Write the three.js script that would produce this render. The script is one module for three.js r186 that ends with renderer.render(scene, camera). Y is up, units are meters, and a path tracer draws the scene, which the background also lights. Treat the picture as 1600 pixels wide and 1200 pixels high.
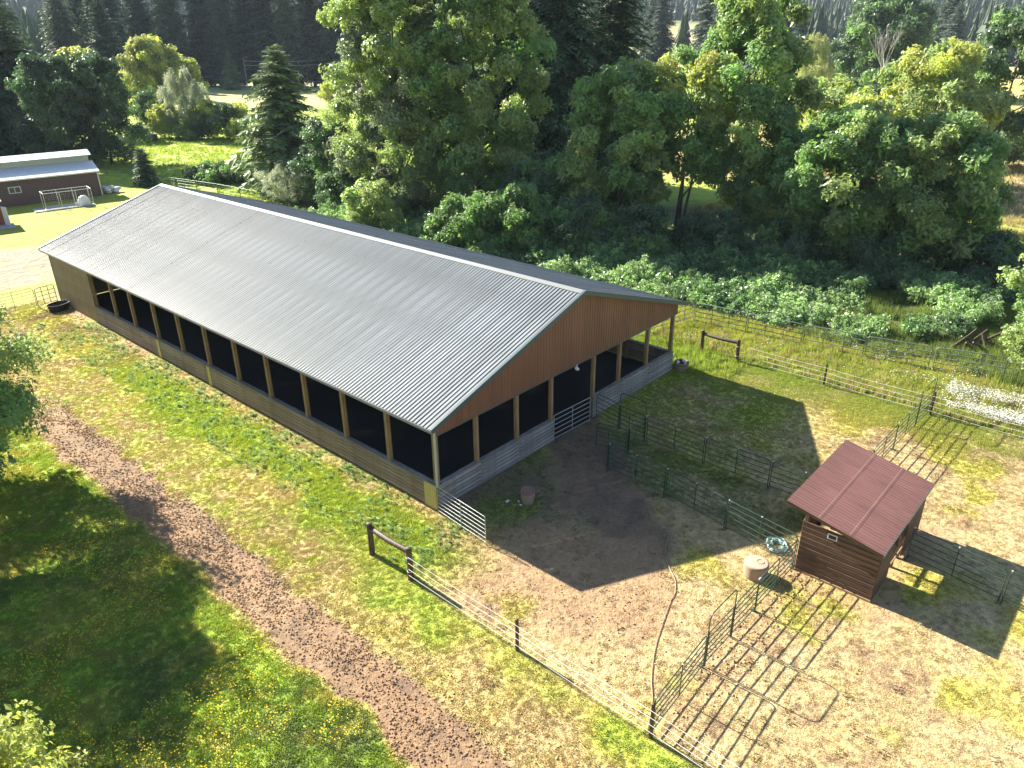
import * as THREE from 'three';
import { mergeGeometries, toCreasedNormals } from 'three/addons/utils/BufferGeometryUtils.js';
import { RoundedBoxGeometry } from 'three/addons/geometries/RoundedBoxGeometry.js';

// ------------------------------------------------------------------ camera, sky, sun, exposure
const scene = new THREE.Scene();
const camera = new THREE.PerspectiveCamera(54.15, 4 / 3, 0.5, 6000);
camera.rotation.order = 'YXZ';
camera.position.set(-16.994, 17.883, 19.478);
camera.rotation.set(-0.443, -0.837, -0.012);
scene.add(camera);

const SUN = new THREE.Vector3(-0.09, 1, -1.69).normalize();
{
  const w = 512, h = 256, d = new Float32Array(w * h * 4);
  const hor = [0.62, 0.74, 0.90], zen = [0.15, 0.28, 0.56];
  for (let j = 0; j < h; j++) for (let i = 0; i < w; i++) {
    const el = ((j + 0.5) / h - 0.5) * Math.PI, az = ((i + 0.5) / w - 0.5) * 2 * Math.PI;
    const dx = Math.cos(el) * Math.cos(az), dy = Math.sin(el), dz = Math.cos(el) * Math.sin(az);
    const k = Math.pow(Math.max(0, dy), 0.5), c = dx * SUN.x + dy * SUN.y + dz * SUN.z;
    const glow = 0.5 * Math.pow(Math.max(0, c), 12) + 1.1 * Math.pow(Math.max(0, c), 90);
    const o = (j * w + i) * 4, b = 0.30;
    for (let q = 0; q < 3; q++) d[o + q] = b * (hor[q] * (1 - k) + zen[q] * k + glow * [1, 0.93, 0.82][q]);
    d[o + 3] = 1;
  }
  const t = new THREE.DataTexture(d, w, h, THREE.RGBAFormat, THREE.FloatType);
  t.mapping = THREE.EquirectangularReflectionMapping; t.magFilter = THREE.LinearFilter; t.minFilter = THREE.LinearFilter; t.needsUpdate = true;
  scene.background = t; scene.environment = t;
}
const sun = new THREE.DirectionalLight(new THREE.Color().setRGB(1, 0.92, 0.78), 5);
sun.position.copy(SUN).multiplyScalar(150); sun.target.position.set(0, 0, 0);
sun.castShadow = true; sun.shadow.mapSize.set(4096, 4096); sun.shadow.radius = 1;
Object.assign(sun.shadow.camera, { left: -90, right: 90, top: 90, bottom: -90, near: 1, far: 500 });
scene.add(sun, sun.target);
const EXPOSURE = 4.3;
scene.fog = new THREE.FogExp2(0xc4d6ea, 0.0001);

// ------------------------------------------------------------------ helpers
let seed = 12345;
const rnd = () => { seed |= 0; seed = seed + 0x6D2B79F5 | 0; let t = Math.imul(seed ^ seed >>> 15, 1 | seed); t = t + Math.imul(t ^ t >>> 7, 61 | t) ^ t; return ((t ^ t >>> 14) >>> 0) / 4294967296; };
const rr = (a, b) => a + (b - a) * rnd();
const lerp = (a, b, t) => a + (b - a) * t;
const clamp = (x, a = 0, b = 1) => Math.min(b, Math.max(a, x));
const sm = (a, b, x) => { const t = clamp((x - a) / (b - a)); return t * t * (3 - 2 * t); };
const hash = (x, y) => { let h = Math.imul(x, 374761393) + Math.imul(y, 668265263); h = Math.imul(h ^ h >>> 13, 1274126177); return ((h ^ h >>> 16) >>> 0) / 4294967296; };
function vn(x, y) { const xi = Math.floor(x), yi = Math.floor(y); let fx = x - xi, fy = y - yi; fx = fx * fx * (3 - 2 * fx); fy = fy * fy * (3 - 2 * fy);
  const a = hash(xi, yi), b = hash(xi + 1, yi), c = hash(xi, yi + 1), d = hash(xi + 1, yi + 1); return a + (b - a) * fx + (c - a) * fy + (a - b - c + d) * fx * fy; }
const fbm = (x, y, o = 3) => { let s = 0, a = 0.5, n = 0; for (let i = 0; i < o; i++) { s += a * vn(x, y); n += a; x = x * 2.03 + 17.1; y = y * 2.03 - 9.7; a *= 0.5; } return s / n; };
const V = (x, y, z) => new THREE.Vector3(x, y, z);
const RGB = (r, g, b) => new THREE.Color().setRGB(r, g, b);

const taken = new Map();
function numbered(name) { const n = taken.get(name) || 0; taken.set(name, n + 1); return n ? `${name}_${String(n).padStart(3, '0')}` : name; }
function tag(o, label, category, group, kind) { if (label) o.userData.label = label; if (category) o.userData.category = category; if (group) o.userData.group = group; if (kind) o.userData.kind = kind; return o; }
function thing(name, label, category, x = 0, y = 0, z = 0, turn = 0, group) { const g = new THREE.Group(); g.name = numbered(name); g.position.set(x, y, z); g.rotation.y = turn; scene.add(g); return tag(g, label, category, group); }
function part(parent, name, geo, mat) { const m = new THREE.Mesh(geo, mat); m.name = name; m.castShadow = m.receiveShadow = true; parent.add(m); return m; }
function solo(name, geo, mat, label, category, group) { const m = part(scene, numbered(name), geo, mat); return tag(m, label, category, group); }
function struct(name, geo, mat) { const m = part(scene, numbered(name), geo, mat); m.userData.kind = 'structure'; return m; }
const geoCache = new Map();
function box(w, h, d, bev = 0.012) { const k = [w, h, d, bev].map(v => v.toFixed(3)).join(); if (!geoCache.has(k)) { let g = bev ? new RoundedBoxGeometry(w, h, d, 1, Math.min(bev, w / 3, h / 3, d / 3)) : new THREE.BoxGeometry(w, h, d); uvBox(g); geoCache.set(k, g); } return geoCache.get(k); }
function uvBox(g) { // uv in metres, the long side of the piece along u
  g.computeBoundingBox(); const s = g.boundingBox.getSize(V(0, 0, 0)); const ax = [['x', s.x], ['y', s.y], ['z', s.z]].sort((a, b) => b[1] - a[1]).map(a => a[0]);
  const p = g.attributes.position, n = g.attributes.normal, uv = new Float32Array(p.count * 2), get = (a, i) => a === 'x' ? p.getX(i) : a === 'y' ? p.getY(i) : p.getZ(i);
  for (let i = 0; i < p.count; i++) { const nn = { x: Math.abs(n.getX(i)), y: Math.abs(n.getY(i)), z: Math.abs(n.getZ(i)) }; const other = nn[ax[1]] > nn[ax[2]] ? ax[2] : ax[1]; uv[2 * i] = get(ax[0], i); uv[2 * i + 1] = get(other, i) + (nn[ax[1]] > nn[ax[2]] ? 3.3 : 0); }
  g.setAttribute('uv', new THREE.BufferAttribute(uv, 2)); return g; }
function put(m, x, y, z, rx = 0, ry = 0, rz = 0) { m.position.set(x, y, z); m.rotation.set(rx, ry, rz); return m; }
function taperTube(pts, radii, seg = 7, cap = true) {
  const pos = [], uv = [], idx = []; let len = 0; let prevN = null;
  for (let i = 0; i < pts.length; i++) {
    const a = pts[Math.max(0, i - 1)], b = pts[Math.min(pts.length - 1, i + 1)], t = b.clone().sub(a).normalize();
    if (!prevN) { prevN = Math.abs(t.y) < 0.9 ? V(0, 1, 0) : V(1, 0, 0); }
    const n = prevN.clone().sub(t.clone().multiplyScalar(prevN.dot(t))).normalize(), bn = t.clone().cross(n); prevN = n;
    if (i) len += pts[i].distanceTo(pts[i - 1]);
    for (let j = 0; j <= seg; j++) { const an = j / seg * Math.PI * 2, c = Math.cos(an), s = Math.sin(an); pos.push(pts[i].x + radii[i] * (n.x * c + bn.x * s), pts[i].y + radii[i] * (n.y * c + bn.y * s), pts[i].z + radii[i] * (n.z * c + bn.z * s)); uv.push(j / seg * 2 * Math.PI * radii[0], len); }
    if (i) for (let j = 0; j < seg; j++) { const q = (i - 1) * (seg + 1) + j, r = i * (seg + 1) + j; idx.push(q, q + 1, r, q + 1, r + 1, r); }
  }
  if (cap) { for (const [i, f] of [[0, 1], [pts.length - 1, 0]]) { const c = pos.length / 3; pos.push(pts[i].x, pts[i].y, pts[i].z); uv.push(0, 0); for (let j = 0; j < seg; j++) { const q = i * (seg + 1) + j; f ? idx.push(c, q + 1, q) : idx.push(c, q, q + 1); } } }
  const g = new THREE.BufferGeometry(); g.setAttribute('position', new THREE.Float32BufferAttribute(pos, 3)); g.setAttribute('uv', new THREE.Float32BufferAttribute(uv, 2)); g.setIndex(idx); g.computeVertexNormals(); return g;
}
const tube = (pts, r, seg = 6) => taperTube(pts, pts.map(() => r), seg);
function rod(a, b, r, seg = 6) { return tube([a, b], r, seg); }
// ribbed metal sheet: profile [[along, proud]...], at(along, proud, t) gives a point
function ribSheet(profile, at, flat = true) {
  const pos = [], uv = []; for (let i = 0; i + 1 < profile.length; i++) { const [s0, h0] = profile[i], [s1, h1] = profile[i + 1], a = at(s0, h0, 0), b = at(s1, h1, 0), c = at(s1, h1, 1), d = at(s0, h0, 1); const la = a.distanceTo(d);
    for (const [p, u, v] of [[a, s0, 0], [b, s1, 0], [c, s1, la], [a, s0, 0], [c, s1, la], [d, s0, la]]) { pos.push(p.x, p.y, p.z); uv.push(u, v); } }
  const g = new THREE.BufferGeometry(); g.setAttribute('position', new THREE.Float32BufferAttribute(pos, 3)); g.setAttribute('uv', new THREE.Float32BufferAttribute(uv, 2)); g.computeVertexNormals(); return g;
}
function ribs(s0, s1, pitch, hgt, base, top) { const out = [[s0, 0]]; const n = Math.max(1, Math.round((s1 - s0) / pitch)), st = (s1 - s0) / n; for (let i = 0; i < n; i++) { const c = s0 + (i + 0.5) * st; out.push([c - base / 2, 0], [c - top / 2, hgt], [c + top / 2, hgt], [c + base / 2, 0]); } out.push([s1, 0]); return out; }

// ------------------------------------------------------------------ textures and materials
function makeTex(w, h, fn, srgb = true, repeat = true) {
  const d = new Uint8Array(w * h * 4), enc = v => srgb ? (v <= 0.0031308 ? v * 12.92 : 1.055 * Math.pow(v, 1 / 2.4) - 0.055) : v;
  for (let j = 0; j < h; j++) for (let i = 0; i < w; i++) { const c = fn((i + 0.5) / w, (j + 0.5) / h), o = (j * w + i) * 4; for (let q = 0; q < 3; q++) d[o + q] = clamp(enc(clamp(c[q] ?? c[0]))) * 255 + 0.5; d[o + 3] = 255; }
  const t = new THREE.DataTexture(d, w, h); t.magFilter = THREE.LinearFilter; t.minFilter = THREE.LinearMipmapLinearFilter; t.generateMipmaps = true; if (srgb) t.colorSpace = THREE.SRGBColorSpace; if (repeat) t.wrapS = t.wrapT = THREE.RepeatWrapping; t.needsUpdate = true; return t;
}
// wood: u along the grain, one tile = 4 m x 0.5 m
const periodic = (f, x, y, px, py) => { const wx = sm(0.85, 1, x), wy = sm(0.85, 1, y); const a = f(x * px, y * py), b = f((x - 1) * px, y * py), c = f(x * px, (y - 1) * py), d = f((x - 1) * px, (y - 1) * py); return lerp(lerp(a, b, wx), lerp(c, d, wx), wy); };
function woodTex(dark, light, grey, greyAmt) { return makeTex(512, 256, (u, v) => { const g = periodic((x, y) => fbm(x, y, 4), u, v, 7, 34), s = periodic((x, y) => fbm(x + 50, y, 2), u, v, 10, 5), k = periodic((x, y) => fbm(x, y + 80, 3), u, v, 60, 40); const t = clamp(0.2 + (g - 0.5) * 1.5 + 0.55 * s + (k - 0.5) * 0.3); const m = greyAmt * sm(0.35, 0.7, s + (g - 0.5) * 0.4); return [0, 1, 2].map(q => lerp(lerp(dark[q], light[q], t), grey[q] * (0.7 + 0.6 * g), m)); }); }
const woodBump = makeTex(512, 256, (u, v) => [periodic((x, y) => fbm(x, y, 4), u, v, 7, 34)], false);
for (const t of [woodBump]) t.repeat.set(0.25, 2);
const M = {};
function std(o) { return new THREE.MeshStandardMaterial(o); }
function woodMat(tex, rough = 0.85, tint = 1) { tex.repeat.set(0.25, 2); return std({ map: tex, roughness: rough, bumpMap: woodBump, bumpScale: 0.004, color: RGB(tint, tint, tint) }); }
const tPost = woodTex([0.165, 0.095, 0.04], [0.37, 0.24, 0.115], [0.30, 0.26, 0.2], 0.25);
M.post = woodMat(tPost);
const tBrown = woodTex([0.15, 0.105, 0.068], [0.34, 0.25, 0.165], [0.36, 0.32, 0.27], 0.4);
M.plank = [1, 0.85, 1.15].map(t => woodMat(tBrown, 0.85, t));
const tGrey = woodTex([0.12, 0.115, 0.105], [0.31, 0.30, 0.285], [0.4, 0.4, 0.39], 0.5);
M.greyPlank = [1, 0.82, 1.15].map(t => woodMat(tGrey, 0.85, t));
M.cap = woodMat(tGrey, 0.85, 0.8);
const tDark = woodTex([0.028, 0.017, 0.012], [0.075, 0.042, 0.028], [0.10, 0.075, 0.06], 0.35);
M.darkWood = woodMat(tDark, 0.6);
const tShed = woodTex([0.05, 0.027, 0.017], [0.145, 0.078, 0.047], [0.15, 0.11, 0.085], 0.3);
M.shedPlank = [1, 0.8, 1.2].map(t => woodMat(tShed, 0.75, t));
M.frameWood = woodMat(woodTex([0.05, 0.035, 0.022], [0.13, 0.09, 0.055], [0.14, 0.12, 0.1], 0.2));
M.yellow = std({ map: makeTex(128, 128, (u, v) => { const g = fbm(u * 9, v * 14, 3); return [0.5 * (0.8 + 0.35 * g), 0.41 * (0.8 + 0.35 * g), 0.14 * (0.75 + 0.5 * g)]; }), roughness: 0.7 });
const dustTex = (c, amt) => makeTex(512, 512, (u, v) => { const a = periodic((x, y) => fbm(x, y, 4), u, v, 5, 3), b = periodic((x, y) => fbm(x + 9, y, 3), u, v, 40, 4), k = 1 + amt * ((a - 0.5) * 1.2 + (b - 0.5) * 0.8); return c.map(q => q * k); });
const tRoof = dustTex([0.15, 0.17, 0.182], 0.6); tRoof.repeat.set(0.12, 0.12);
const rRoof = makeTex(512, 512, (u, v) => { const a = periodic((x, y) => fbm(x, y, 4), u, v, 6, 4); return [0.62 + 0.16 * (a - 0.5)]; }, false); rRoof.repeat.set(0.12, 0.12);
M.roof = [1, 0.94, 1.06].map(t => new THREE.MeshPhysicalMaterial({ map: tRoof, roughness: 1, roughnessMap: rRoof, metalness: 0.08, specularIntensity: 0.7, color: RGB(t, t, t) }));
M.roofTrim = std({ color: RGB(0.085, 0.115, 0.125), roughness: 0.4, metalness: 0.2 });
M.ridge = std({ color: RGB(0.16, 0.175, 0.185), roughness: 0.6, metalness: 0.2 });
const tCopper = dustTex([0.205, 0.098, 0.064], 0.3); tCopper.repeat.set(0.3, 0.15);
M.gable = [1, 0.95, 1.05].map(t => std({ map: tCopper, roughness: 0.5, metalness: 0.1, color: RGB(t, t, t) }));
const tTan = makeTex(256, 512, (u, v) => { const a = fbm(u * 6, v * 5, 4), k = 0.8 + 0.4 * a; return [0.24 * k, 0.185 * k, 0.12 * k]; });
M.siding = [1, 0.94].map(t => std({ map: tTan, roughness: 0.55, metalness: 0.1, color: RGB(t, t, t) }));
M.trimGreen = std({ color: RGB(0.42, 0.46, 0.38), roughness: 0.5 });
const tShedRoof = dustTex([0.185, 0.088, 0.074], 0.4); tShedRoof.repeat.set(0.5, 0.3);
M.shedStrip = std({ color: RGB(0.36, 0.24, 0.2), roughness: 0.6 });
M.shedRoof = std({ map: tShedRoof, roughness: 0.52, metalness: 0.1 });
M.galv = std({ color: RGB(0.5, 0.52, 0.53), roughness: 0.38, metalness: 0.75 });
M.green = std({ color: RGB(0.03, 0.062, 0.045), roughness: 0.33, metalness: 0.1 });
M.oldGreen = std({ color: RGB(0.16, 0.2, 0.16), roughness: 0.5, metalness: 0.3 });
M.clamp = std({ color: RGB(0.6, 0.6, 0.58), roughness: 0.4, metalness: 0.4 });
M.wire = std({ color: RGB(0.9, 0.89, 0.86), roughness: 0.6 });
M.white = std({ color: RGB(0.6, 0.61, 0.62), roughness: 0.55 });
M.black = std({ color: RGB(0.015, 0.016, 0.017), roughness: 0.5 });
M.hoseTan = std({ color: RGB(0.34, 0.215, 0.135), roughness: 0.6 });
M.hoseBlue = std({ color: RGB(0.26, 0.42, 0.45), roughness: 0.45 });
M.concrete = std({ map: dustTex([0.32, 0.32, 0.31], 0.3), roughness: 0.9 });
M.tubTan = std({ map: dustTex([0.28, 0.2, 0.14], 0.4), roughness: 0.8 });
M.tubTop = std({ map: dustTex([0.37, 0.265, 0.19], 0.35), roughness: 0.85 });
M.saltRed = std({ map: dustTex([0.27, 0.12, 0.085], 0.4), roughness: 0.85 });
M.glass = std({ color: RGB(0.03, 0.04, 0.045), roughness: 0.08 });
const tBark = makeTex(128, 256, (u, v) => { const g = periodic((x, y) => fbm(x, y, 4), u, v, 12, 5); return [0.05 + 0.14 * g, 0.042 + 0.115 * g, 0.034 + 0.09 * g]; });
M.bark = std({ map: tBark, roughness: 0.95, bumpMap: tBark, bumpScale: 0.03 });
M.deadBark = std({ color: RGB(0.26, 0.25, 0.24), roughness: 0.9 });
const leafMat = (tr, coat, cr = 0.35) => new THREE.MeshPhysicalMaterial({ color: 0xffffff, roughness: 1, transmission: tr, thickness: 0, clearcoat: coat, clearcoatRoughness: cr, side: THREE.DoubleSide, ior: 1.4 });
M.leaf = leafMat(0.55, 0.75, 0.33); M.glossLeaf = leafMat(0.5, 0.9, 0.26); M.needle = leafMat(0.25, 0.2, 0.45); M.blade = leafMat(0.5, 0.1, 0.4);
M.petal = leafMat(0.3, 0);

// ------------------------------------------------------------------ ground
const mixc = (a, b, t) => [lerp(a[0], b[0], t), lerp(a[1], b[1], t), lerp(a[2], b[2], t)];
const C = { straw: [0.365, 0.275, 0.118], pale: [0.425, 0.34, 0.18], drab: [0.274, 0.201, 0.076], yg: [0.350, 0.327, 0.049], lush: [0.220, 0.312, 0.023], green: [0.099, 0.144, 0.023], dirt: [0.225, 0.138, 0.074], red: [0.28, 0.178, 0.095], soil: [0.09, 0.062, 0.042], gravel: [0.235, 0.18, 0.122], litter: [0.046, 0.046, 0.021], meadow: [0.274, 0.350, 0.019], field: [0.304, 0.319, 0.091], tan: [0.418, 0.334, 0.190], road: [0.057, 0.057, 0.065] };
const seg = (x, z, ax, az, bx, bz) => { const dx = bx - ax, dz = bz - az, t = clamp(((x - ax) * dx + (z - az) * dz) / (dx * dx + dz * dz)); return Math.hypot(x - ax - dx * t, z - az - dz * t); };
// surface(x, z) -> [colour, grass cover 0..1, blade height]
function surface(x, z) {
  const w1 = fbm(x * 0.5 + 3, z * 0.5, 3) - 0.5, w2 = fbm(x * 0.16 - 7, z * 0.16 + 2, 3) - 0.5, w3 = fbm(x * 1.7, z * 1.7 + 40, 3) - 0.5;
  let c = C.yg, cov = 0.8, bh = 0.07;
  const set = (k, col, cv, h) => { if (k <= 0) return; c = mixc(c, col, k); cov = lerp(cov, cv, k); bh = lerp(bh, h, k); };
  // broad fields first
  if (z < -42 || x > 23) {
    const lawn = 1 - sm(20, 27, x + w2 * 4);
    c = mixc(mixc(C.meadow, C.lush, clamp(0.35 + w2 * 1.4)), mixc(C.yg, C.meadow, 0.55 + w1 * 0.6).map(v => v * 0.78), lawn); cov = 0.9; bh = 0.16;
    set(sm(0.06, 0.22, w1) * 0.5 * (1 - lawn), C.green, 0.9, 0.2);
    const farL = sm(-135, -165, z) * sm(60, 85, x); set(farL, mixc(C.field, C.tan, clamp(0.2 + w2)), 0.5, 0.1);
    const wood = sm(27, 31, x + w1 * 3) * sm(-64, -56, z + w2 * 8) * (1 - sm(54, 64, x + w2 * 8)); set(wood, mixc(C.litter, C.green, 0.35 + w1), 0.5, 0.15);
    const right = sm(62, 78, x + w2 * 10) * sm(-70, -45, z); set(right, mixc(C.straw, C.yg, clamp(0.45 + w2 * 1.6 + w1 * 0.6)), 0.5, 0.1);
    const tanR = sm(72, 80, x) * sm(-2, 3, z + w2 * 6); set(tanR, mixc(C.tan, C.straw, clamp(0.4 + w1)), 0.3, 0.08);
    const road = 1 - sm(2.6, 3.4, seg(x, z, 122, -13, 190, 20)); set(road, C.road, 0, 0);
    const road2 = 1 - sm(2.6, 3.4, seg(x, z, 60, -262, 190, -212)); set(road2, [0.3, 0.29, 0.3], 0, 0);
    const drive = (1 - sm(5, 8, seg(x, z, -30, -54, 4, -53) + w2 * 7)) * (1 - sm(3, 6.5, x + w1 * 3)); set(drive, mixc(C.gravel, C.yg, clamp(w1 * 1.6)), 0.1, 0.04);
    const d = Math.hypot(x, z); set(sm(330, 420, d), mixc(C.tan, C.field, clamp(0.3 + w2 * 2)), 0.2, 0.1);
    if (z < -42 && x < 22) set(sm(-46, -42, z) * (1 - sm(-9, -3, x)), C.lush, 0.9, 0.08);
  }
  if (x <= 23 && z >= -46) {
    const n = sm(-46, -42, z);
    // yard by default: dry straw with drab and green patches
    let y = mixc(C.straw, C.pale, clamp(0.45 + w3 * 1.5)); y = mixc(y, C.drab, clamp(0.25 + w1 * 1.6 + w3 * 1.3)); y = mixc(y, C.dirt, 0.6 * sm(0.1, 0.24, fbm(x * 1.1 + 31, z * 1.1, 3) - 0.5)); let gcv = 0.6, gh = 0.035;
    const gp = sm(0.03, 0.2, w1 + w2 * 0.5); y = mixc(y, C.yg, gp * 0.75); gh += 0.03 * gp;
    // right-hand paddock is greener
    const rp = sm(10, 12, x) * (1 - sm(11.6, 13.2, z)); y = mixc(y, C.yg, rp * clamp(0.45 + w1 * 1.5)); gh += rp * 0.02;
    const al = sm(6.4, 7.2, x) * (1 - sm(10, 10.7, x)) * (1 - sm(11.6, 12.6, z)); y = mixc(y, C.green, al * clamp(0.55 + w1)); gh += al * 0.03;
    const rs = sm(9.5, 12, x) * (1 - sm(6, 9, z + w1 * 3)); y = mixc(y, C.lush, rs * clamp(0.5 + w1 * 1.5)); gh += rs * 0.03;
    if (z > 12) { const far = sm(12.2, 13, z) * sm(-0.05, 0.14, w2 + w1 * 0.8 + (z - 16) * 0.02); y = mixc(y, C.yg, far * 0.55); }
    const pb = sm(18.5, 23, x + w1 * 3); y = mixc(y, C.lush, pb * 0.7); gh += pb * 0.06; gcv += 0.3 * pb;
    // soil path out of the barn and bare ground in front of it
    const pth = 1 - sm(1.2, 2.4, Math.min(seg(x, z, 9.1, -1, 7.4, 2.4), seg(x, z, 7.4, 2.4, 3.6, 7)) + w1 * 2.4); y = mixc(y, mixc(C.soil, C.dirt, clamp(0.35 + w3)), pth * 0.95); gcv *= 1 - 0.9 * pth;
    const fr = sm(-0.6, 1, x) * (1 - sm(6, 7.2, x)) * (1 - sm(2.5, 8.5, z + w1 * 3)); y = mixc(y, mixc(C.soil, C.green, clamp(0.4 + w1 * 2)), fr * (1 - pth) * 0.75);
    const bare = (1 - sm(1.8, 3.6, seg(x, z, -2.2, 1.6, 0.8, 7.2) + w1 * 2.6)); y = mixc(y, mixc(C.red, C.dirt, clamp(0.4 + w3 * 2)), bare * 0.85); gcv *= 1 - 0.75 * bare;
    const pad = 1 - sm(0.25, 0.8, Math.abs(z - 12.6) + w1 * 0.6 + (x < 6 ? 0 : 9)); y = mixc(y, C.red, pad * 0.5); gcv *= 1 - 0.4 * pad;
    const shp = (1 - sm(0.2, 0.8, Math.max(5.4 - x, x - 11.6, 12.2 - z, z - 15.5) + w1)); y = mixc(y, C.red, shp * 0.7); gcv *= 1 - 0.7 * shp;
    if (x < 0.6) {
      const k = sm(0.6, -0.2, x) * sm(5, 1.5, z + w1 * 2);
      let s = mixc(C.yg, C.lush, clamp(0.4 + w1 * 1.3)); s = mixc(s, C.straw, sm(-2.8, -4.6, x + w1 * 2.4) * clamp(0.55 + w3 * 1.6)); let sc = 0.85, sh = 0.075;
      const band = sm(-3.8, -2.7, x + w1 * 2) * (1 - sm(-1.6, -0.7, x + w1 * 1.6)); s = mixc(s, mixc(C.lush, C.meadow, clamp(0.4 + w3 * 2)), band * 0.8); sh += band * 0.05;
      const wall = sm(-1.5, -0.35, x + w1 * 1.8); s = mixc(s, mixc(C.red, C.green, clamp(0.25 + w3 * 2.4)), wall * 0.7); sc -= wall * 0.35;
      const back = sm(-22, -30, z + w2 * 6) * sm(-6.5, -4, x); s = mixc(s, mixc(C.dirt, C.yg, clamp(0.42 + w1 * 2.2 + w3)), back * 0.8); sc -= back * 0.35;
      y = mixc(y, s, k); gcv = lerp(gcv, sc, k); gh = lerp(gh, sh, k);
    }
    if (x < -3) { // outside the wire fence
      const k = sm(-3.2, -3.9, x + w1 * 0.3) * sm(-2, 3, z);
      let s = mixc(C.straw, C.yg, clamp(0.35 + w1 * 1.9 + sm(-5.6, -4, x) * 0.5 + sm(5, 12, z) * 0.15)); s = mixc(s, C.lush, sm(-5.4, -4.0, x + w1 * 3 + w3 * 1.5) * clamp(0.45 + w1 * 1.6));
      y = mixc(y, s, k); gcv = lerp(gcv, 0.75, k); gh = lerp(gh, 0.06, k);
    }
    // ploughed track
    const e1 = -8.5 + w1 * 0.9 + w3 * 0.35, e2 = -6.55 + w1 * 1.0 + w3 * 0.4, on = sm(-26, -19, z + w1 * 4);
    const left = sm(e1 + 0.1, e1 - 0.35, x);
    if (left > 0) { let s = mixc(mixc(C.lush, C.green, clamp(0.3 + w1 * 2.4 + w3 * 1.2)), C.yg, clamp(0.2 + w3 * 2 + w2 * 1.6)); y = mixc(y, s, left); gcv = lerp(gcv, 0.95, left); gh = lerp(gh, 0.10, left); }
    const tr = sm(e1 - 0.15, e1 + 0.2, x) * (1 - sm(e2 - 0.25, e2 + 0.3, x)) * on;
    if (tr > 0) { const st = fbm(x * 3.2, z * 0.35 + 11, 3) - 0.5, s = mixc(mixc(C.dirt, C.red, clamp(0.35 + w2 * 1.5 + st * 1.6)), C.soil, clamp(0.12 + w3 * 1.1 + st * 0.9)); y = mixc(y, s, tr); gcv *= 1 - tr; }
    if (z < -40) { const k = 1 - n; set(1, mixc(y, c, k), lerp(gcv, cov, k), lerp(gh, bh, k)); } else { c = y; cov = gcv; bh = gh; }
  } else if (x > 23 && x < 31 && z > -20) {
    const k = 1 - sm(29, 31, x); c = mixc(c, mixc(C.yg, C.meadow, clamp(0.5 + w1 * 1.5)), k * 0.8); cov = 0.95; bh = lerp(bh, 0.28, k);
  }
  return [c, cov, bh];
}
function groundTex(x0, z0, x1, z1, n, fine) {
  return makeTex(n, n, (u, v) => { const x = lerp(x0, x1, u), z = lerp(z1, z0, v); const [c] = surface(x, z); let k = 1;
    if (fine) k = 0.74 + 0.32 * vn(x * 9, z * 9) + 0.24 * vn(x * 27, z * 27); else k = 0.7 + 0.36 * fbm(x * 0.9, z * 0.9, 3) + 0.24 * vn(x * 3, z * 3); return c.map(q => q * k); }, true, false);
}
const bumpTile = makeTex(512, 512, (u, v) => [0.6 * periodic((x, y) => fbm(x, y, 3), u, v, 22, 22) + 0.4 * periodic((x, y) => fbm(x + 5, y, 3), u, v, 70, 70)], false);
function sheet(name, x0, z0, x1, z1, y, n, fine) {
  const g = new THREE.PlaneGeometry(x1 - x0, z1 - z0, 8, 8); g.rotateX(-Math.PI / 2); g.translate((x0 + x1) / 2, y, (z0 + z1) / 2);
  const b = bumpTile.clone(); b.repeat.set((x1 - x0) / (fine ? 4 : 20), (z1 - z0) / (fine ? 4 : 20)); b.needsUpdate = true;
  return struct(name, g, std({ map: groundTex(x0, z0, x1, z1, n, fine), roughness: 0.95, bumpMap: b, bumpScale: fine ? 0.06 : 0.25 }));
}
sheet('paddock_ground', -20, -46, 34, 24, 0, 2048, true);
sheet('meadow_ground', -90, -290, 250, 50, -0.008, 2048, false);
// the land out to the horizon: flat near by, rising to wooded hills
function landY(x, z) { const dx = x - 0, dz = z - 0, d = Math.hypot(dx, dz), a = Math.atan2(-dz, dx); if (d < 420) return -0.016; const rise = sm(420, 1000, d) * 13; const hill = sm(760, 1900, d) * (85 + 70 * fbm(a * 3 + 4, 2.5, 2)) ; return -0.016 + rise + hill + sm(600, 1100, d) * 10 * (fbm(x * 0.004, z * 0.004, 2) - 0.5); }
{
  const R = [0, 120, 250, 330, 420]; for (let r = 480; r < 4300; r *= 1.13) R.push(r);
  const NA = 120, pos = [], uv = [], idx = []; R.forEach((r, i) => { for (let j = 0; j <= NA; j++) { const a = j / NA * Math.PI * 2, x = r * Math.cos(a), z = -r * Math.sin(a); pos.push(x, landY(x, z), z); uv.push((x + 4400) / 8800, (4400 - z) / 8800); } if (i) for (let j = 0; j < NA; j++) { const p = (i - 1) * (NA + 1) + j, q = i * (NA + 1) + j; idx.push(p, q, p + 1, p + 1, q, q + 1); } });
  const g = new THREE.BufferGeometry(); g.setAttribute('position', new THREE.Float32BufferAttribute(pos, 3)); g.setAttribute('uv', new THREE.Float32BufferAttribute(uv, 2)); g.setIndex(idx); g.computeVertexNormals();
  const tx = makeTex(1024, 1024, (u, v) => { const x = u * 8800 - 4400, z = 4400 - v * 8800, d = Math.hypot(x, z), w = fbm(x * 0.006, z * 0.006, 4) - 0.5; let c = mixc(C.tan, C.field, clamp(0.6 + w * 2.5)).map(v => v * 0.85); if (d < 420) c = surface(x, z)[0]; return mixc(c, [0.05, 0.08, 0.03], sm(850, 940, d + w * 260)); }, true, false);
  struct('terrain', g, std({ map: tx, roughness: 1 }));
}
console.log('ground done');

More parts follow.
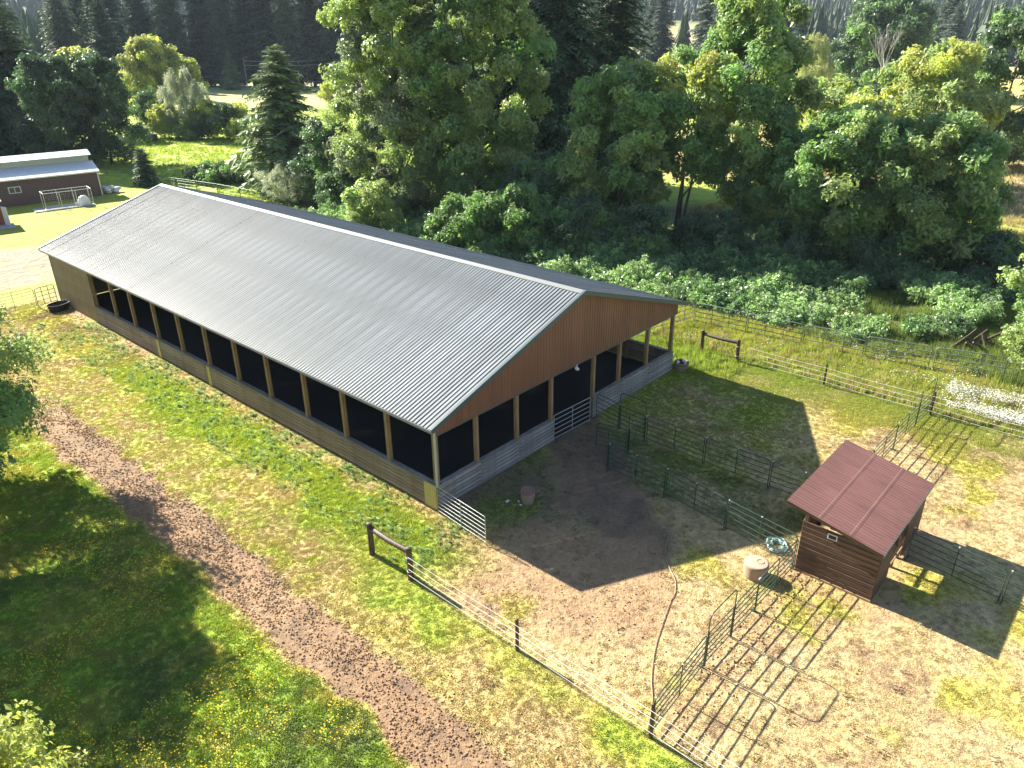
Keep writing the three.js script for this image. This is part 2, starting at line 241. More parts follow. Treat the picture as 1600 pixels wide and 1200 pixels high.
// ------------------------------------------------------------------ the arena barn
const W = 18.3, L = 40.2, EO = 0.457, GO = 0.41, HE = 4.06, HR = 7.153, SL = (HR - HE) / (W / 2 + EO);
const roofY = x => x < W / 2 ? HE + SL * (x + EO) : HE + SL * (W + EO - x);
{
  const barn = thing('arena_barn', 'long open-sided riding arena barn with grey ribbed metal roof and copper brown gable', 'barn');
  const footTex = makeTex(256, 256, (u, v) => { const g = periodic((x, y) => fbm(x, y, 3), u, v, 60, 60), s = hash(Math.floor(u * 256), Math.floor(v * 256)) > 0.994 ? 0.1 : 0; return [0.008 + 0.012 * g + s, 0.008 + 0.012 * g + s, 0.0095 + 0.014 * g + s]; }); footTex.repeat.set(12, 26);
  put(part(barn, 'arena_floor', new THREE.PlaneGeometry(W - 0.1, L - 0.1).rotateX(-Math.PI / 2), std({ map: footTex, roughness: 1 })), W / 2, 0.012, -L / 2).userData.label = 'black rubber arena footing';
  // roof slopes, one mesh per metal sheet
  const nP = 51, pw = (L + 2 * GO) / nP, prof = ribs(0, pw, pw / 4, 0.03, 0.062, 0.024), nrm = V(-SL, 1, 0).normalize();
  const mk = side => ribSheet(prof, (s, h, t) => { const x = side > 0 ? lerp(-EO, W / 2, t) : lerp(W / 2, W + EO, t), q = V(x, roofY(x), -s); q.x += (side > 0 ? nrm.x : -nrm.x) * h; q.y += nrm.y * h; return q; });
  const gL = mk(1), gR = mk(-1);
  for (let k = 0; k < nP; k++) for (const [g, n] of [[gL, 'roof_panel'], [gR, 'roof_panel']]) { const m = part(barn, n, g, M.roof[Math.floor(hash(k, g === gL ? 1 : 2) * 3)]); m.position.z = GO - k * pw; m.position.y = hash(k, 91) * 0.011; }
  // ridge cap and edge trims
  const rc = new THREE.BufferGeometry(); { const a = 0.24, y0 = HR - SL * a + 0.04, y1 = HR + 0.055, z0 = GO + 0.03, z1 = -L - GO - 0.03; const p = [[W / 2 - a, y0], [W / 2, y1], [W / 2 + a, y0]], pos = []; for (let i = 0; i < 2; i++) { const [x0, ya] = p[i], [x1, yb] = p[i + 1]; pos.push(x0, ya, z0, x1, yb, z0, x1, yb, z1, x0, ya, z0, x1, yb, z1, x0, ya, z1); } rc.setAttribute('position', new THREE.Float32BufferAttribute(pos, 3)); rc.computeVertexNormals(); }
  part(barn, 'ridge_cap', rc, M.ridge);
  const rakeLen = Math.hypot(W / 2 + EO, HR - HE);
  for (const zf of [GO + 0.02, -L - GO - 0.02]) for (const s of [-1, 1]) { const a = Math.atan(SL); const m = part(barn, 'rake_trim', box(rakeLen, 0.2, 0.035, 0.006), M.roofTrim); put(m, s < 0 ? (W / 2 - EO) / 2 : (W + W / 2 + EO) / 2, (HE + HR) / 2 - 0.055, zf, 0, 0, s < 0 ? a : -a); const c = part(m, 'flange', box(rakeLen, 0.012, 0.13, 0.003), M.roofTrim); c.position.set(0, 0.108, zf > 0 ? -0.05 : 0.05); }
  for (const s of [-1, 1]) { put(part(barn, 'eave_trim', box(0.03, 0.13, L + 2 * GO, 0.005), s < 0 ? M.ridge : M.roofTrim), s < 0 ? -EO - 0.01 : W + EO + 0.01, HE - 0.075, -L / 2); }
  // frame: purlins under the sheets, trusses, headers
  for (let i = 0; i < 8; i++) for (const s of [0, 1]) { const x = lerp(0.15, W / 2 - 0.3, i / 7), xx = s ? W - x : x; put(part(barn, 'purlin', box(0.05, 0.15, L + 0.3, 0), M.frameWood), xx, roofY(xx) - 0.1, -L / 2, 0, 0, s ? -0.31 : 0.31); }
  const chord = new THREE.BoxGeometry(rakeLen - 0.5, 0.2, 0.06);
  for (let i = 0; i <= 12; i++) { const z = -0.3 - i * (L - 0.6) / 12; const t = part(barn, 'truss', box(W - 0.3, 0.2, 0.06, 0), M.frameWood); put(t, W / 2, 3.75, z); for (const s of [-1, 1]) { const c = part(t, 'chord', chord, M.frameWood); put(c, s * (W / 4), (HE + HR) / 2 - 0.3 - 3.75, 0, 0, 0, s < 0 ? 0.311 : -0.311); } const k = part(t, 'king_post', box(0.06, 2.9, 0.06, 0), M.frameWood); k.position.y = 1.5; }
  for (const x of [0.13, W - 0.13]) put(part(barn, 'header', box(0.1, 0.28, L - 0.1, 0), M.frameWood), x + (x < 1 ? 0.13 : -0.13), 3.86, -L / 2);
  // posts
  const zL = [-0.13, -3.04, -6.1, -9.1, -12.26, -15.33, -18.43, -21.45, -24.5, -27.63, -30.45, -33.55], xF = [2.46, 5.02, 7.44, 10.75, 12.99, 15.61];
  const gPost = box(0.19, 3.95, 0.19, 0.02);
  for (const z of zL) { put(part(barn, 'post', gPost, M.post), 0.135 + (hash(Math.round(z * 10), 3) - 0.5) * 0.02, 1.975, z, 0, 0, (hash(Math.round(z * 10), 4) - 0.5) * 0.008); }
  for (const z of [...zL, -36.8, -39.9]) put(part(barn, 'post', gPost, M.post), W - 0.135, 1.975, z);
  const gPostF = box(0.18, 3.6, 0.18, 0.02); for (const x of xF) put(part(barn, 'post', gPostF, M.post), x, 1.8, -0.135, 0, 0, (hash(Math.round(x * 10), 5) - 0.5) * 0.01);
  // plank walls: left side, front (weathered grey), right side
  const HW = 1.16, rows = 6, ph = (HW - 0.05) / rows;
  const wallX = (x, z0, z1, mats, step, nm) => { const n = Math.max(1, Math.round((z0 - z1) / step)), len = (z0 - z1) / n; for (let r = 0; r < rows; r++) for (let i = 0; i < n; i++) { const hh = hash(r * 7 + i, Math.round(x * 3) + 11); put(part(barn, nm, box(0.045, ph - 0.008, len - 0.008, 0.006), mats[Math.floor(hh * mats.length)]), x + (hh - 0.5) * 0.012, 0.05 + ph * (r + 0.5), z0 - len * (i + 0.5)); } };
  wallX(0.0, 0, -33.5, M.plank, 6.1, 'plank'); wallX(W, 0, -L, M.plank, 6.1, 'plank');
  const wallZ = (x0, x1, mats, step) => { const n = Math.round((x1 - x0) / step), len = (x1 - x0) / n; for (let r = 0; r < rows; r++) for (let i = 0; i < n; i++) { const hh = hash(r * 5 + i + Math.round(x0), 77); put(part(barn, 'plank', box(len - 0.008, ph - 0.008, 0.045, 0.006), mats[Math.floor(hh * mats.length)]), x0 + len * (i + 0.5), 0.05 + ph * (r + 0.5), (hh - 0.5) * 0.012); } };
  wallZ(0.05, 7.5, M.greyPlank, 2.5); wallZ(10.62, W - 0.03, M.greyPlank, 2.6);
  for (let i = 0; i < 11; i++) { const l = 33.5 / 11; put(part(barn, 'cap_board', box(0.25, 0.04, l - 0.006, 0.008), M.cap), 0.09, HW + 0.022, -l * (i + 0.5)); }
  for (let i = 0; i < 13; i++) { const l = L / 13; put(part(barn, 'cap_board', box(0.25, 0.04, l - 0.006, 0.008), M.cap), W - 0.09, HW + 0.022, -l * (i + 0.5)); }
  put(part(barn, 'cap_board', box(7.2, 0.04, 0.2, 0.008), M.cap), 3.88, HW + 0.022, -0.09); put(part(barn, 'cap_board', box(7.3, 0.04, 0.2, 0.008), M.cap), 14.35, HW + 0.022, -0.09);
  put(part(barn, 'base_board', box(0.06, 0.1, 33.5, 0.006), M.frameWood), 0.02, 0.02, -16.75); put(part(barn, 'base_board', box(7.4, 0.09, 0.06, 0.006), M.frameWood), 3.75, 0.02, -0.03); put(part(barn, 'base_board', box(7.6, 0.09, 0.06, 0.006), M.frameWood), 14.45, 0.02, -0.03);
  // yellow boards on the wall
  for (const [z, w] of [[-0.38, 0.72], [-18.43, 0.34], [-24.5, 0.34]]) put(part(barn, 'yellow_board', box(0.02, HW - 0.02, w, 0.004), M.yellow), -0.042, HW / 2, z).userData.label = 'pale yellow board fixed upright on the plank wall';
  put(part(barn, 'downspout', box(0.07, 2.85, 0.09, 0.012), M.trimGreen), -0.03, 2.6, 0.06);
  // gables and end siding, one mesh per sheet
  const gable = (z, dir, y0, mats, hEdge) => { const n = 23, w = W / n; for (let k = 0; k < n; k++) { const xa = k * w, xb = xa + w; let pr = ribs(xa, xb, w / 4, 0.02, 0.05, 0.02); if (xa < W / 2 && xb > W / 2) pr = pr.flatMap((q, i) => i && pr[i - 1][0] < W / 2 && q[0] > W / 2 ? [[W / 2, pr[i - 1][1]], q] : [q]); const g = ribSheet(pr, (s, h, t) => V(s, t ? roofY(clamp(s, 0, W)) - 0.02 : y0, z + dir * h)); part(barn, 'siding_sheet', g, mats[k % mats.length]); } };
  gable(0.06, 1, 3.5, M.gable); gable(-L - 0.04, -1, 0.03, M.siding);
  { const n = 8, w = (L - 33.5) / n; for (let k = 0; k < n; k++) { const g = ribSheet(ribs(0, w, w / 4, 0.02, 0.05, 0.02), (s, h, t) => V(-0.03 - h, t ? 4.05 : 0.06, -33.5 - k * w - s)); part(barn, 'siding_sheet', g, M.siding[k % 2]); } put(part(barn, 'corner_trim', box(0.1, 4.05, 0.1, 0.01), M.roofTrim), -0.01, 2.03, -L - 0.03); }
  put(part(barn, 'gable_trim', box(W, 0.06, 0.05, 0.006), M.roofTrim), W / 2, 3.475, 0.045);
  const fl = part(barn, 'floodlight', new THREE.SphereGeometry(0.1, 12, 8).scale(1, 0.8, 1.3), M.white); put(fl, 8.95, 3.38, 0.2, 0.4); const fl2 = part(fl, 'bracket', new THREE.CylinderGeometry(0.03, 0.03, 0.18, 8), M.white); fl2.position.set(0, 0.1, -0.06);
}

// ------------------------------------------------------------------ run-in shed
{
  const x0 = 5.95, x1 = 11.2, z0 = 12.5, z1 = 15.15, ry = z => lerp(2.87, 2.2, (z - 11.9) / 3.37);
  const s = thing('run_in_shed', 'small dark brown plank shed with maroon ribbed metal roof', 'shed');
  const rx0 = 5.68, rx1 = 11.32, n = 3, w = (rx1 - rx0) / n;
  for (let k = 0; k < n; k++) part(s, 'roof_panel', ribSheet(ribs(rx0 + k * w, rx0 + (k + 1) * w, 0.17, 0.03, 0.05, 0.016), (q, h, t) => { const z = lerp(11.9, 15.27, t); return V(q, ry(z) + h + (k % 2) * 0.003, z); }), M.shedRoof);
  // battens: screw lines run across the ribs
  const ang = Math.atan2(2.87 - 2.2, 3.37);
  for (const f of [0.34, 0.66]) { const z = lerp(11.9, 15.27, f); put(part(s, 'roof_strip', box(rx1 - rx0 - 0.04, 0.006, 0.012, 0.002), M.shedStrip), (rx0 + rx1) / 2, ry(z) + 0.034, z, ang); }
  put(part(s, 'fascia', box(rx1 - rx0, 0.1, 0.025, 0.004), M.roofTrim), (rx0 + rx1) / 2, ry(15.29) - 0.045, 15.285);
  put(part(s, 'rake_board', box(0.03, 0.12, 3.4, 0.004), M.darkWood), rx0 + 0.02, (2.87 + 2.2) / 2 - 0.065, (11.9 + 15.27) / 2, ang); put(part(s, 'rake_board', box(0.03, 0.12, 3.4, 0.004), M.darkWood), rx1 - 0.02, (2.87 + 2.2) / 2 - 0.065, (11.9 + 15.27) / 2, ang);
  const pl = (lx, ly, lz, x, y, z, i, rz = 0) => put(part(s, 'plank', box(lx, ly, lz, 0.006), M.shedPlank[i % 3]), x, y, z, 0, 0, rz);
  for (let r = 0; r < 10; r++) { const y = 0.06 + 0.21 * (r + 0.5), j = (hash(r, 9) - 0.5) * 0.02; pl(0.045, 0.2, z1 - z0, x0 - 0.0 + j * 0.6, y, (z0 + z1) / 2, Math.floor(hash(r, 21) * 3), 0.07 + j); pl(0.04, 0.2, z1 - z0, x1, y, (z0 + z1) / 2, r, -0.05);
    if (r < 10) { pl(1.55, 0.2, 0.04, x0 + 0.8, y, z1, Math.floor(hash(r, 31) * 3)); pl(2.05, 0.2, 0.04, x1 - 1.05, y, z1, Math.floor(hash(r, 32) * 3)); pl(1.4, 0.2, 0.04, x0 + 0.72, y, z0, r); pl(1.9, 0.2, 0.04, x1 - 0.97, y, z0, r + 1); } }
  for (const [x, z] of [[x0 + 0.09, z0 + 0.09], [x0 + 0.09, z1 - 0.09], [x1 - 0.09, z0 + 0.09], [x1 - 0.09, z1 - 0.09], [7.6, z1 - 0.1], [9.05, z1 - 0.1], [8.35, z1 - 0.1], [7.4, z0 + 0.1], [9.25, z0 + 0.1]]) { const h = ry(z) - 0.02; put(part(s, 'post', box(0.13, h, 0.13, 0.01), M.shedPlank[0]), x, h / 2, z); }
  for (const z of [z0 + 0.1, z1 - 0.1]) put(part(s, 'header', box(x1 - x0, 0.14, 0.05, 0.006), M.darkWood), (x0 + x1) / 2, ry(z) - 0.1, z + (z < 14 ? -0.09 : 0.085));
  put(part(s, 'fence_rail', box(1.3, 0.09, 0.04, 0.006), M.post), 8.35, 0.55, z1 + 0.0); put(part(s, 'fence_rail', box(1.3, 0.09, 0.04, 0.006), M.post), 8.35, 0.95, z1 + 0.0);
  put(part(s, 'base_board', box(0.06, 0.09, z1 - z0, 0.006), M.post), x0 - 0.02, 0.045, (z0 + z1) / 2);
  const vent = part(s, 'wall_vent', box(0.03, 0.21, 0.33, 0.004), M.white); put(vent, x0 - 0.045, 1.96, 13.55); put(part(vent, 'louvre', box(0.01, 0.14, 0.26, 0), M.black), -0.014, 0, 0);
}

// ------------------------------------------------------------------ pipe panels and gates
const cylCache = new Map();
function pipe(parent, name, ax, ay, az, bx, by, bz, r, mat) { const d = Math.hypot(bx - ax, by - ay, bz - az), k = d.toFixed(2) + r; if (!cylCache.has(k)) cylCache.set(k, new THREE.CylinderGeometry(r, r, d, 7, 1)); const m = part(parent, name, cylCache.get(k), mat); m.position.set((ax + bx) / 2, (ay + by) / 2, (az + bz) / 2); m.quaternion.setFromUnitVectors(V(0, 1, 0), V(bx - ax, by - ay, bz - az).normalize()); return m; }
function pipePanel(name, label, cat, group, xa, za, xb, zb, o = {}) {
  const { h = 1.38, n = 6, mat = M.green, r = 0.019, bow = 0, low = 0.17, mid = 1, corner = 0.16, feet = true } = o;
  const len = Math.hypot(xb - xa, zb - za), t = thing(name, label, cat, xa, 0, za, Math.atan2(-(zb - za), xb - xa), group);
  const top = bow || h, cr = corner, pts = [];
  pts.push(V(0, 0.02, 0)); pts.push(V(0, top - cr, 0)); for (let i = 1; i <= 4; i++) { const a = i / 4 * Math.PI / 2; pts.push(V(cr - cr * Math.cos(a), top - cr + cr * Math.sin(a), 0)); } for (let i = 0; i <= 4; i++) { const a = i / 4 * Math.PI / 2; pts.push(V(len - cr + cr * Math.sin(a), top - cr + cr * Math.cos(a), 0)); } pts.push(V(len, 0.02, 0));
  part(t, 'frame', tube(pts, r, 7), mat);
  const i0 = bow ? 0.06 : 0, i1 = len - i0, ht = bow ? h : h - (h - low) / (n - 1);
  for (let i = 0; i < (bow ? n : n - 1); i++) { const y = lerp(low, ht, i / ((bow ? n : n - 1) - 1)); pipe(t, 'rail', i0, y, 0, i1, y, 0, r * 0.92, mat); }
  if (bow) { pipe(t, 'upright', i0, low - 0.02, 0, i0, h, 0, r, mat); pipe(t, 'upright', i1, low - 0.02, 0, i1, h, 0, r, mat); }
  for (let i = 1; i <= mid; i++) pipe(t, 'upright', len * i / (mid + 1), low, 0.002, len * i / (mid + 1), h, 0.002, r * 0.9, mat);
  if (feet && !bow) for (const x of [0, len]) { pipe(t, 'foot', x, 0.02, -0.14, x, 0.02, 0.14, r, mat); }
  if (o.clamps) for (const x of [0.02, len / (mid + 1)]) { const c = part(t, 'clamp', box(0.05, 0.05, 0.05, 0.01), M.clamp); c.position.set(x, h + 0.005, 0); }
  return t;
}
pipePanel('barn_gate', 'galvanised six-bar pipe gate standing ajar in the barn doorway', 'gate', null, 7.56, -0.02, 10.25, 0.12, { mat: M.galv, h: 1.36, n: 6, corner: 0.05, feet: false, low: 0.12 });
pipePanel('corner_gate', 'silver pipe gate running out from the front left barn corner by the yellow board', 'gate', null, -0.13, 0.14, -0.38, 3.05, { mat: M.galv, h: 1.3, n: 7, corner: 0.04, feet: false, low: 0.14, r: 0.012 });
const gA = 'dark green corral panels in the yard';
const cp = (label, xa, za, xb, zb, o = {}) => pipePanel('corral_panel', label, 'fence panel', gA, xa, za, xb, zb, { clamps: true, ...o });
cp('green corral panel nearest the barn in the row beside the soil path', 7.06, 3.5, 6.93, 6.42);
cp('middle green corral panel of the row beside the soil path, shaded', 6.92, 6.5, 6.5, 9.4);
cp('half sunlit green corral panel ending beside the coiled hose', 6.48, 9.48, 6.05, 12.36);
cp('shaded green corral panel behind the alley, nearest the barn', 10.4, 3.35, 10.3, 6.36);
cp('shaded green corral panel behind the alley, middle of its row', 10.3, 6.44, 10.3, 9.44);
cp('green corral panel behind the alley that runs in behind the shed', 10.3, 9.52, 10.35, 12.3);
cp('short green corral panel bolted to the barn doorway post', 10.8, 0.12, 10.5, 1.66, { mid: 0 });
cp('short green corral panel closing the alley next to the arched gate', 8.86, 3.36, 10.32, 3.3, { mid: 0 });
cp('green corral panel tied to the wire fence corner post', -3.5, 12.42, -0.42, 12.3);
cp('short green corral panel right of the arched gate in the sunny row', 1.36, 12.34, 2.92, 12.38, { mid: 0 });
cp('green corral panel in the sunny row ending at the shed corner', 2.98, 12.38, 5.9, 12.46);
cp('green corral panel just behind the shed roof on the right', 11.15, 12.3, 14.1, 12.35);
cp('green corral panel beyond the shed, middle of the right-hand row', 14.18, 12.35, 17.1, 12.42);
cp('green corral panel beyond the shed, next to the far arched gate', 17.18, 12.42, 20.05, 12.52);
cp('green corral panel running from the shed doorway into its shadow', 9.25, 15.35, 8.82, 18.4, { mid: 1 });
cp('green corral panel at the right frame edge past the shed shadow', 8.8, 18.5, 8.6, 21.5);
const bow = (label, xa, za, xb, zb) => pipePanel('arched_gate', label, 'gate', 'green arched walk-through gates', xa, za, xb, zb, { bow: 2.05, h: 1.33, mid: 0, corner: 0.2 });
bow('arched green gate frame leaning against the shaded grey plank front', 10.48, 1.72, 10.36, 3.25);
bow('arched green gate frame at the mouth of the shaded alley', 7.06, 3.42, 8.8, 3.36);
bow('arched green gate in the sunny row left of the round tub', -0.34, 12.3, 1.3, 12.34);
bow('arched green gate at the far right meeting the wire fence', 20.12, 12.52, 22.1, 12.62);
pipePanel('swing_gate', 'dark green pipe gate swung open into the yard at the alley mouth', 'gate', null, 8.72, 3.28, 8.42, 1.84, { h: 1.3, mid: 0, feet: false });
const bk = (label, xa, za, xb, zb) => pipePanel('pasture_panel', label, 'fence panel', 'pipe fence panels along the bramble bank', xa, za, xb, zb, { mat: M.oldGreen, h: 1.4, n: 5, mid: 2, r: 0.027 });
bk('pipe fence panel seen through the barn beside its far front corner', 20.2, -4.4, 23.1, -3.6);
bk('pipe fence panel at the turn of the fence behind the barn', 23.2, -3.55, 25.9, -2.9);
bk('first weathered pipe fence panel along the brambles from the turn', 26, -2.85, 26.3, 0.6);
bk('second weathered pipe fence panel along the brambles from the turn', 26.32, 0.7, 26.6, 4.1);
bk('third weathered pipe fence panel along the brambles from the turn', 26.62, 4.2, 27.1, 7.6);
bk('fourth weathered pipe fence panel along the brambles from the turn', 27.12, 7.7, 27.8, 11);
bk('pipe fence panel below the log pile, last before the leafy edge', 27.9, 11.2, 28.8, 14.4);
bk('pipe fence panel at the right frame edge under the leafy tree', 28.85, 14.5, 29.8, 17.6);
bk('pipe fence panel behind the far left corner of the barn', -1.55, -40.3, -0.2, -40.5);
pipePanel('yard_gate', 'dark pipe gate by the black tub at the far left barn corner', 'gate', null, -4.4, -40.25, -1.62, -40.35, { mat: M.oldGreen, h: 1.5, n: 7, mid: 1, corner: 0.25 });

// wire fences and hitching rails
function hitch(label, x, za, zb) { const t = thing('hitching_rail', label, 'rail', x, 0, za, 0, 'dark timber hitching rails'); for (const z of [0, zb - za]) part(t, 'post', taperTube([V(0, -0.1, z), V(0.01, 0.7, z), V(0, 1.38, z), V(0, 1.41, z)], [0.115, 0.11, 0.105, 0.08], 10), M.darkWood); part(t, 'rail', taperTube([V(0.02, 1.2, 0), V(0, 1.17, (zb - za) / 2), V(0.02, 1.21, zb - za)], [0.1, 0.105, 0.1], 9), M.darkWood); for (const y of [1.0, 0.4]) { const w = part(t, 'wire', new THREE.TorusGeometry(0.116, 0.006, 5, 16).rotateX(Math.PI / 2), M.wire); w.position.set(0, y, zb - za); } return t; }
hitch('dark timber hitching rail on two posts left of the corner gate', -3.58, 0.18, 2.38);
hitch('dark timber hitching rail on two posts past the far barn corner', 21.8, -0.05, 2.25);
function wireFence(label, x, zs, z0, z1, n = 4) { const t = thing('wire_fence', label, 'fence', x, 0, z0); for (const z of zs) { const h = 1.25 + 0.05 * hash(Math.round(z), 5); part(t, 'post', taperTube([V(0, -0.1, z - z0), V(0.01, h * 0.6, z - z0), V(0, h, z - z0)], [0.062, 0.06, 0.056], 9), M.darkWood); } const all = [z0, ...zs, z1].filter((v, i, a) => a.indexOf(v) === i).sort((a, b) => a - b);
  for (let i = 0; i < n; i++) { const y = 0.27 + i * 0.27, pts = []; for (let k = 0; k + 1 < all.length; k++) for (let q = 0; q < 6; q++) { const f = q / 6; pts.push(V(-0.066 + 0.0 * q, y - 0.035 * Math.sin(f * Math.PI) * (1 + hash(i, k)), lerp(all[k], all[k + 1], f) - z0)); } pts.push(V(-0.066, y, z1 - z0)); part(t, 'wire', tube(pts, 0.0062, 5), M.wire); } return t; }
wireFence('white four-wire fence on thin dark posts across the foreground', -3.62, [7.5, 12.44, 17.5], 2.42, 20);
wireFence('white four-wire fence below the daisies on the right', 21.9, [7.34, 12.72, 17.4], 2.3, 22);

// ------------------------------------------------------------------ yard things
function lathe(pts, seg = 28) { return new THREE.LatheGeometry(pts.map(p => new THREE.Vector2(...p)), seg); }
{
  const t = thing('mineral_tub', 'small oval tan tub of red mineral standing in the barn shadow', 'tub', 2.95, 0, 2.3, -0.85); const b = part(t, 'wall', lathe([[0.27, 0], [0.29, 0.25], [0.30, 0.52], [0.27, 0.53], [0.26, 0.46]]), M.tubTan); b.scale.set(1.0, 0.85, 1.4); const c = part(t, 'contents', lathe([[0, 0.5], [0.15, 0.495], [0.265, 0.48]]), M.saltRed); c.scale.set(1.0, 0.85, 1.4);
  const s = thing('water_tub', 'large round tan tub with a pale lid near the shed corner', 'tub', 4.72, 0, 11.55); part(s, 'wall', lathe([[0.40, 0], [0.42, 0.1], [0.44, 0.5], [0.43, 0.55], [0.39, 0.57]], 36), M.tubTan); part(s, 'lid', lathe([[0, 0.59], [0.26, 0.585], [0.39, 0.575], [0.395, 0.56]], 36), M.tubTop); const k = part(s, 'lid_ring', new THREE.TorusGeometry(0.12, 0.012, 6, 20).rotateX(Math.PI / 2), M.tubTan); k.position.set(0.08, 0.592, 0.1);
  const f = thing('corner_barrel', 'half barrel planter with black and white bits at the far front barn corner', 'barrel', 18.75, 0, 0.35); part(f, 'staves', lathe([[0.33, 0], [0.40, 0.3], [0.42, 0.5], [0.39, 0.5], [0.36, 0.4]]), M.tubTan); part(f, 'hoop', lathe([[0.412, 0.36], [0.415, 0.4]]), M.black); part(f, 'contents', lathe([[0, 0.42], [0.37, 0.4]]), M.black); for (let i = 0; i < 6; i++) { const a = i * 1.3; put(part(f, 'scrap', box(0.14, 0.1, 0.2, 0.03), i % 2 ? M.white : M.black), 0.2 * Math.cos(a), 0.47, 0.2 * Math.sin(a), a, a * 2, 0.4); }
  const g = thing('stock_tank', 'black oval rubber stock tank at the far left barn corner', 'tank', -0.75, 0, -38.6, 0.2); const gw = part(g, 'wall', lathe([[0.5, 0], [0.56, 0.45], [0.6, 0.5], [0.55, 0.5], [0.5, 0.15], [0, 0.12]]), M.black); gw.scale.set(1.35, 1, 0.95);
  const hs = [[7.0, 6.9], [6.6, 7.1], [5.9, 7.45], [5.34, 7.68], [4.6, 8.0], [3.86, 8.43], [3.1, 9.0], [2.45, 9.57], [1.95, 9.9], [1.55, 10.04], [0.9, 10.2], [0.24, 10.39], [-0.45, 10.66], [-1.09, 10.98], [-1.8, 11.35], [-2.43, 11.71], [-2.9, 12.0], [-3.45, 12.3]];
  const cv = new THREE.CatmullRomCurve3(hs.map(([x, z], i) => V(x + 0.06 * Math.sin(i * 2.1), 0.03, z + 0.05 * Math.cos(i * 1.7)))); solo('garden_hose', tube(cv.getPoints(90), 0.015, 6), M.hoseTan, 'thin tan hose snaking over the dry yard to the corner post', 'hose');
  const cpts = []; for (let i = 0; i <= 260; i++) { const a = i / 260 * Math.PI * 2 * 8, r = 0.3 + 0.09 * Math.sin(i * 0.13) + 0.03 * Math.sin(i * 0.9); cpts.push(V(r * Math.cos(a) * 1.15, 0.05 + 0.1 * i / 260 + 0.03 * Math.sin(i * 0.31), r * Math.sin(a))); } const hc = solo('coiled_hose', tube(cpts, 0.018, 6), M.hoseBlue, 'pale blue hose lying in a loose coil by the shed corner', 'hose'); hc.position.set(6.78, 0, 11.45);
  const paint = box(0.16, 0.02, 0.12, 0.006); [[2.3, 1.75], [2.6, 2.1], [2.45, 2.35]].forEach(([x, z], i) => { const m = solo('paper_scrap', paint, M.white, ['largest white scrap on the shaded ground left of the oval tub', 'white scrap lying closest to the oval tub', 'small white scrap nearest the camera beside the oval tub'][i], 'scrap', 'white scraps by the mineral tub'); put(m, x, 0.05, z, 0.1, i * 1.1, 0.15); m.scale.setScalar([1, 0.6, 0.7][i]); });
  // log pile under the trees
  const lp = thing('log_pile', 'heap of broken dark fence posts under the leafy right edge', 'log pile', 32.1, 0, 12.2); for (let i = 0; i < 9; i++) { const a = rr(-0.9, 0.9), l = rr(1.2, 2.1); part(lp, 'log', taperTube([V(rr(-1.4, 1.4), 0.1 + 0.08 * (i % 3), rr(-1, 1)), V(rr(-1.4, 1.4) + Math.cos(a) * l * 0.3, rr(0.5, 1.3), rr(-1, 1) + Math.sin(a) * l * 0.4)], [0.09, 0.08], 7), i % 2 ? M.frameWood : M.darkWood); }
}

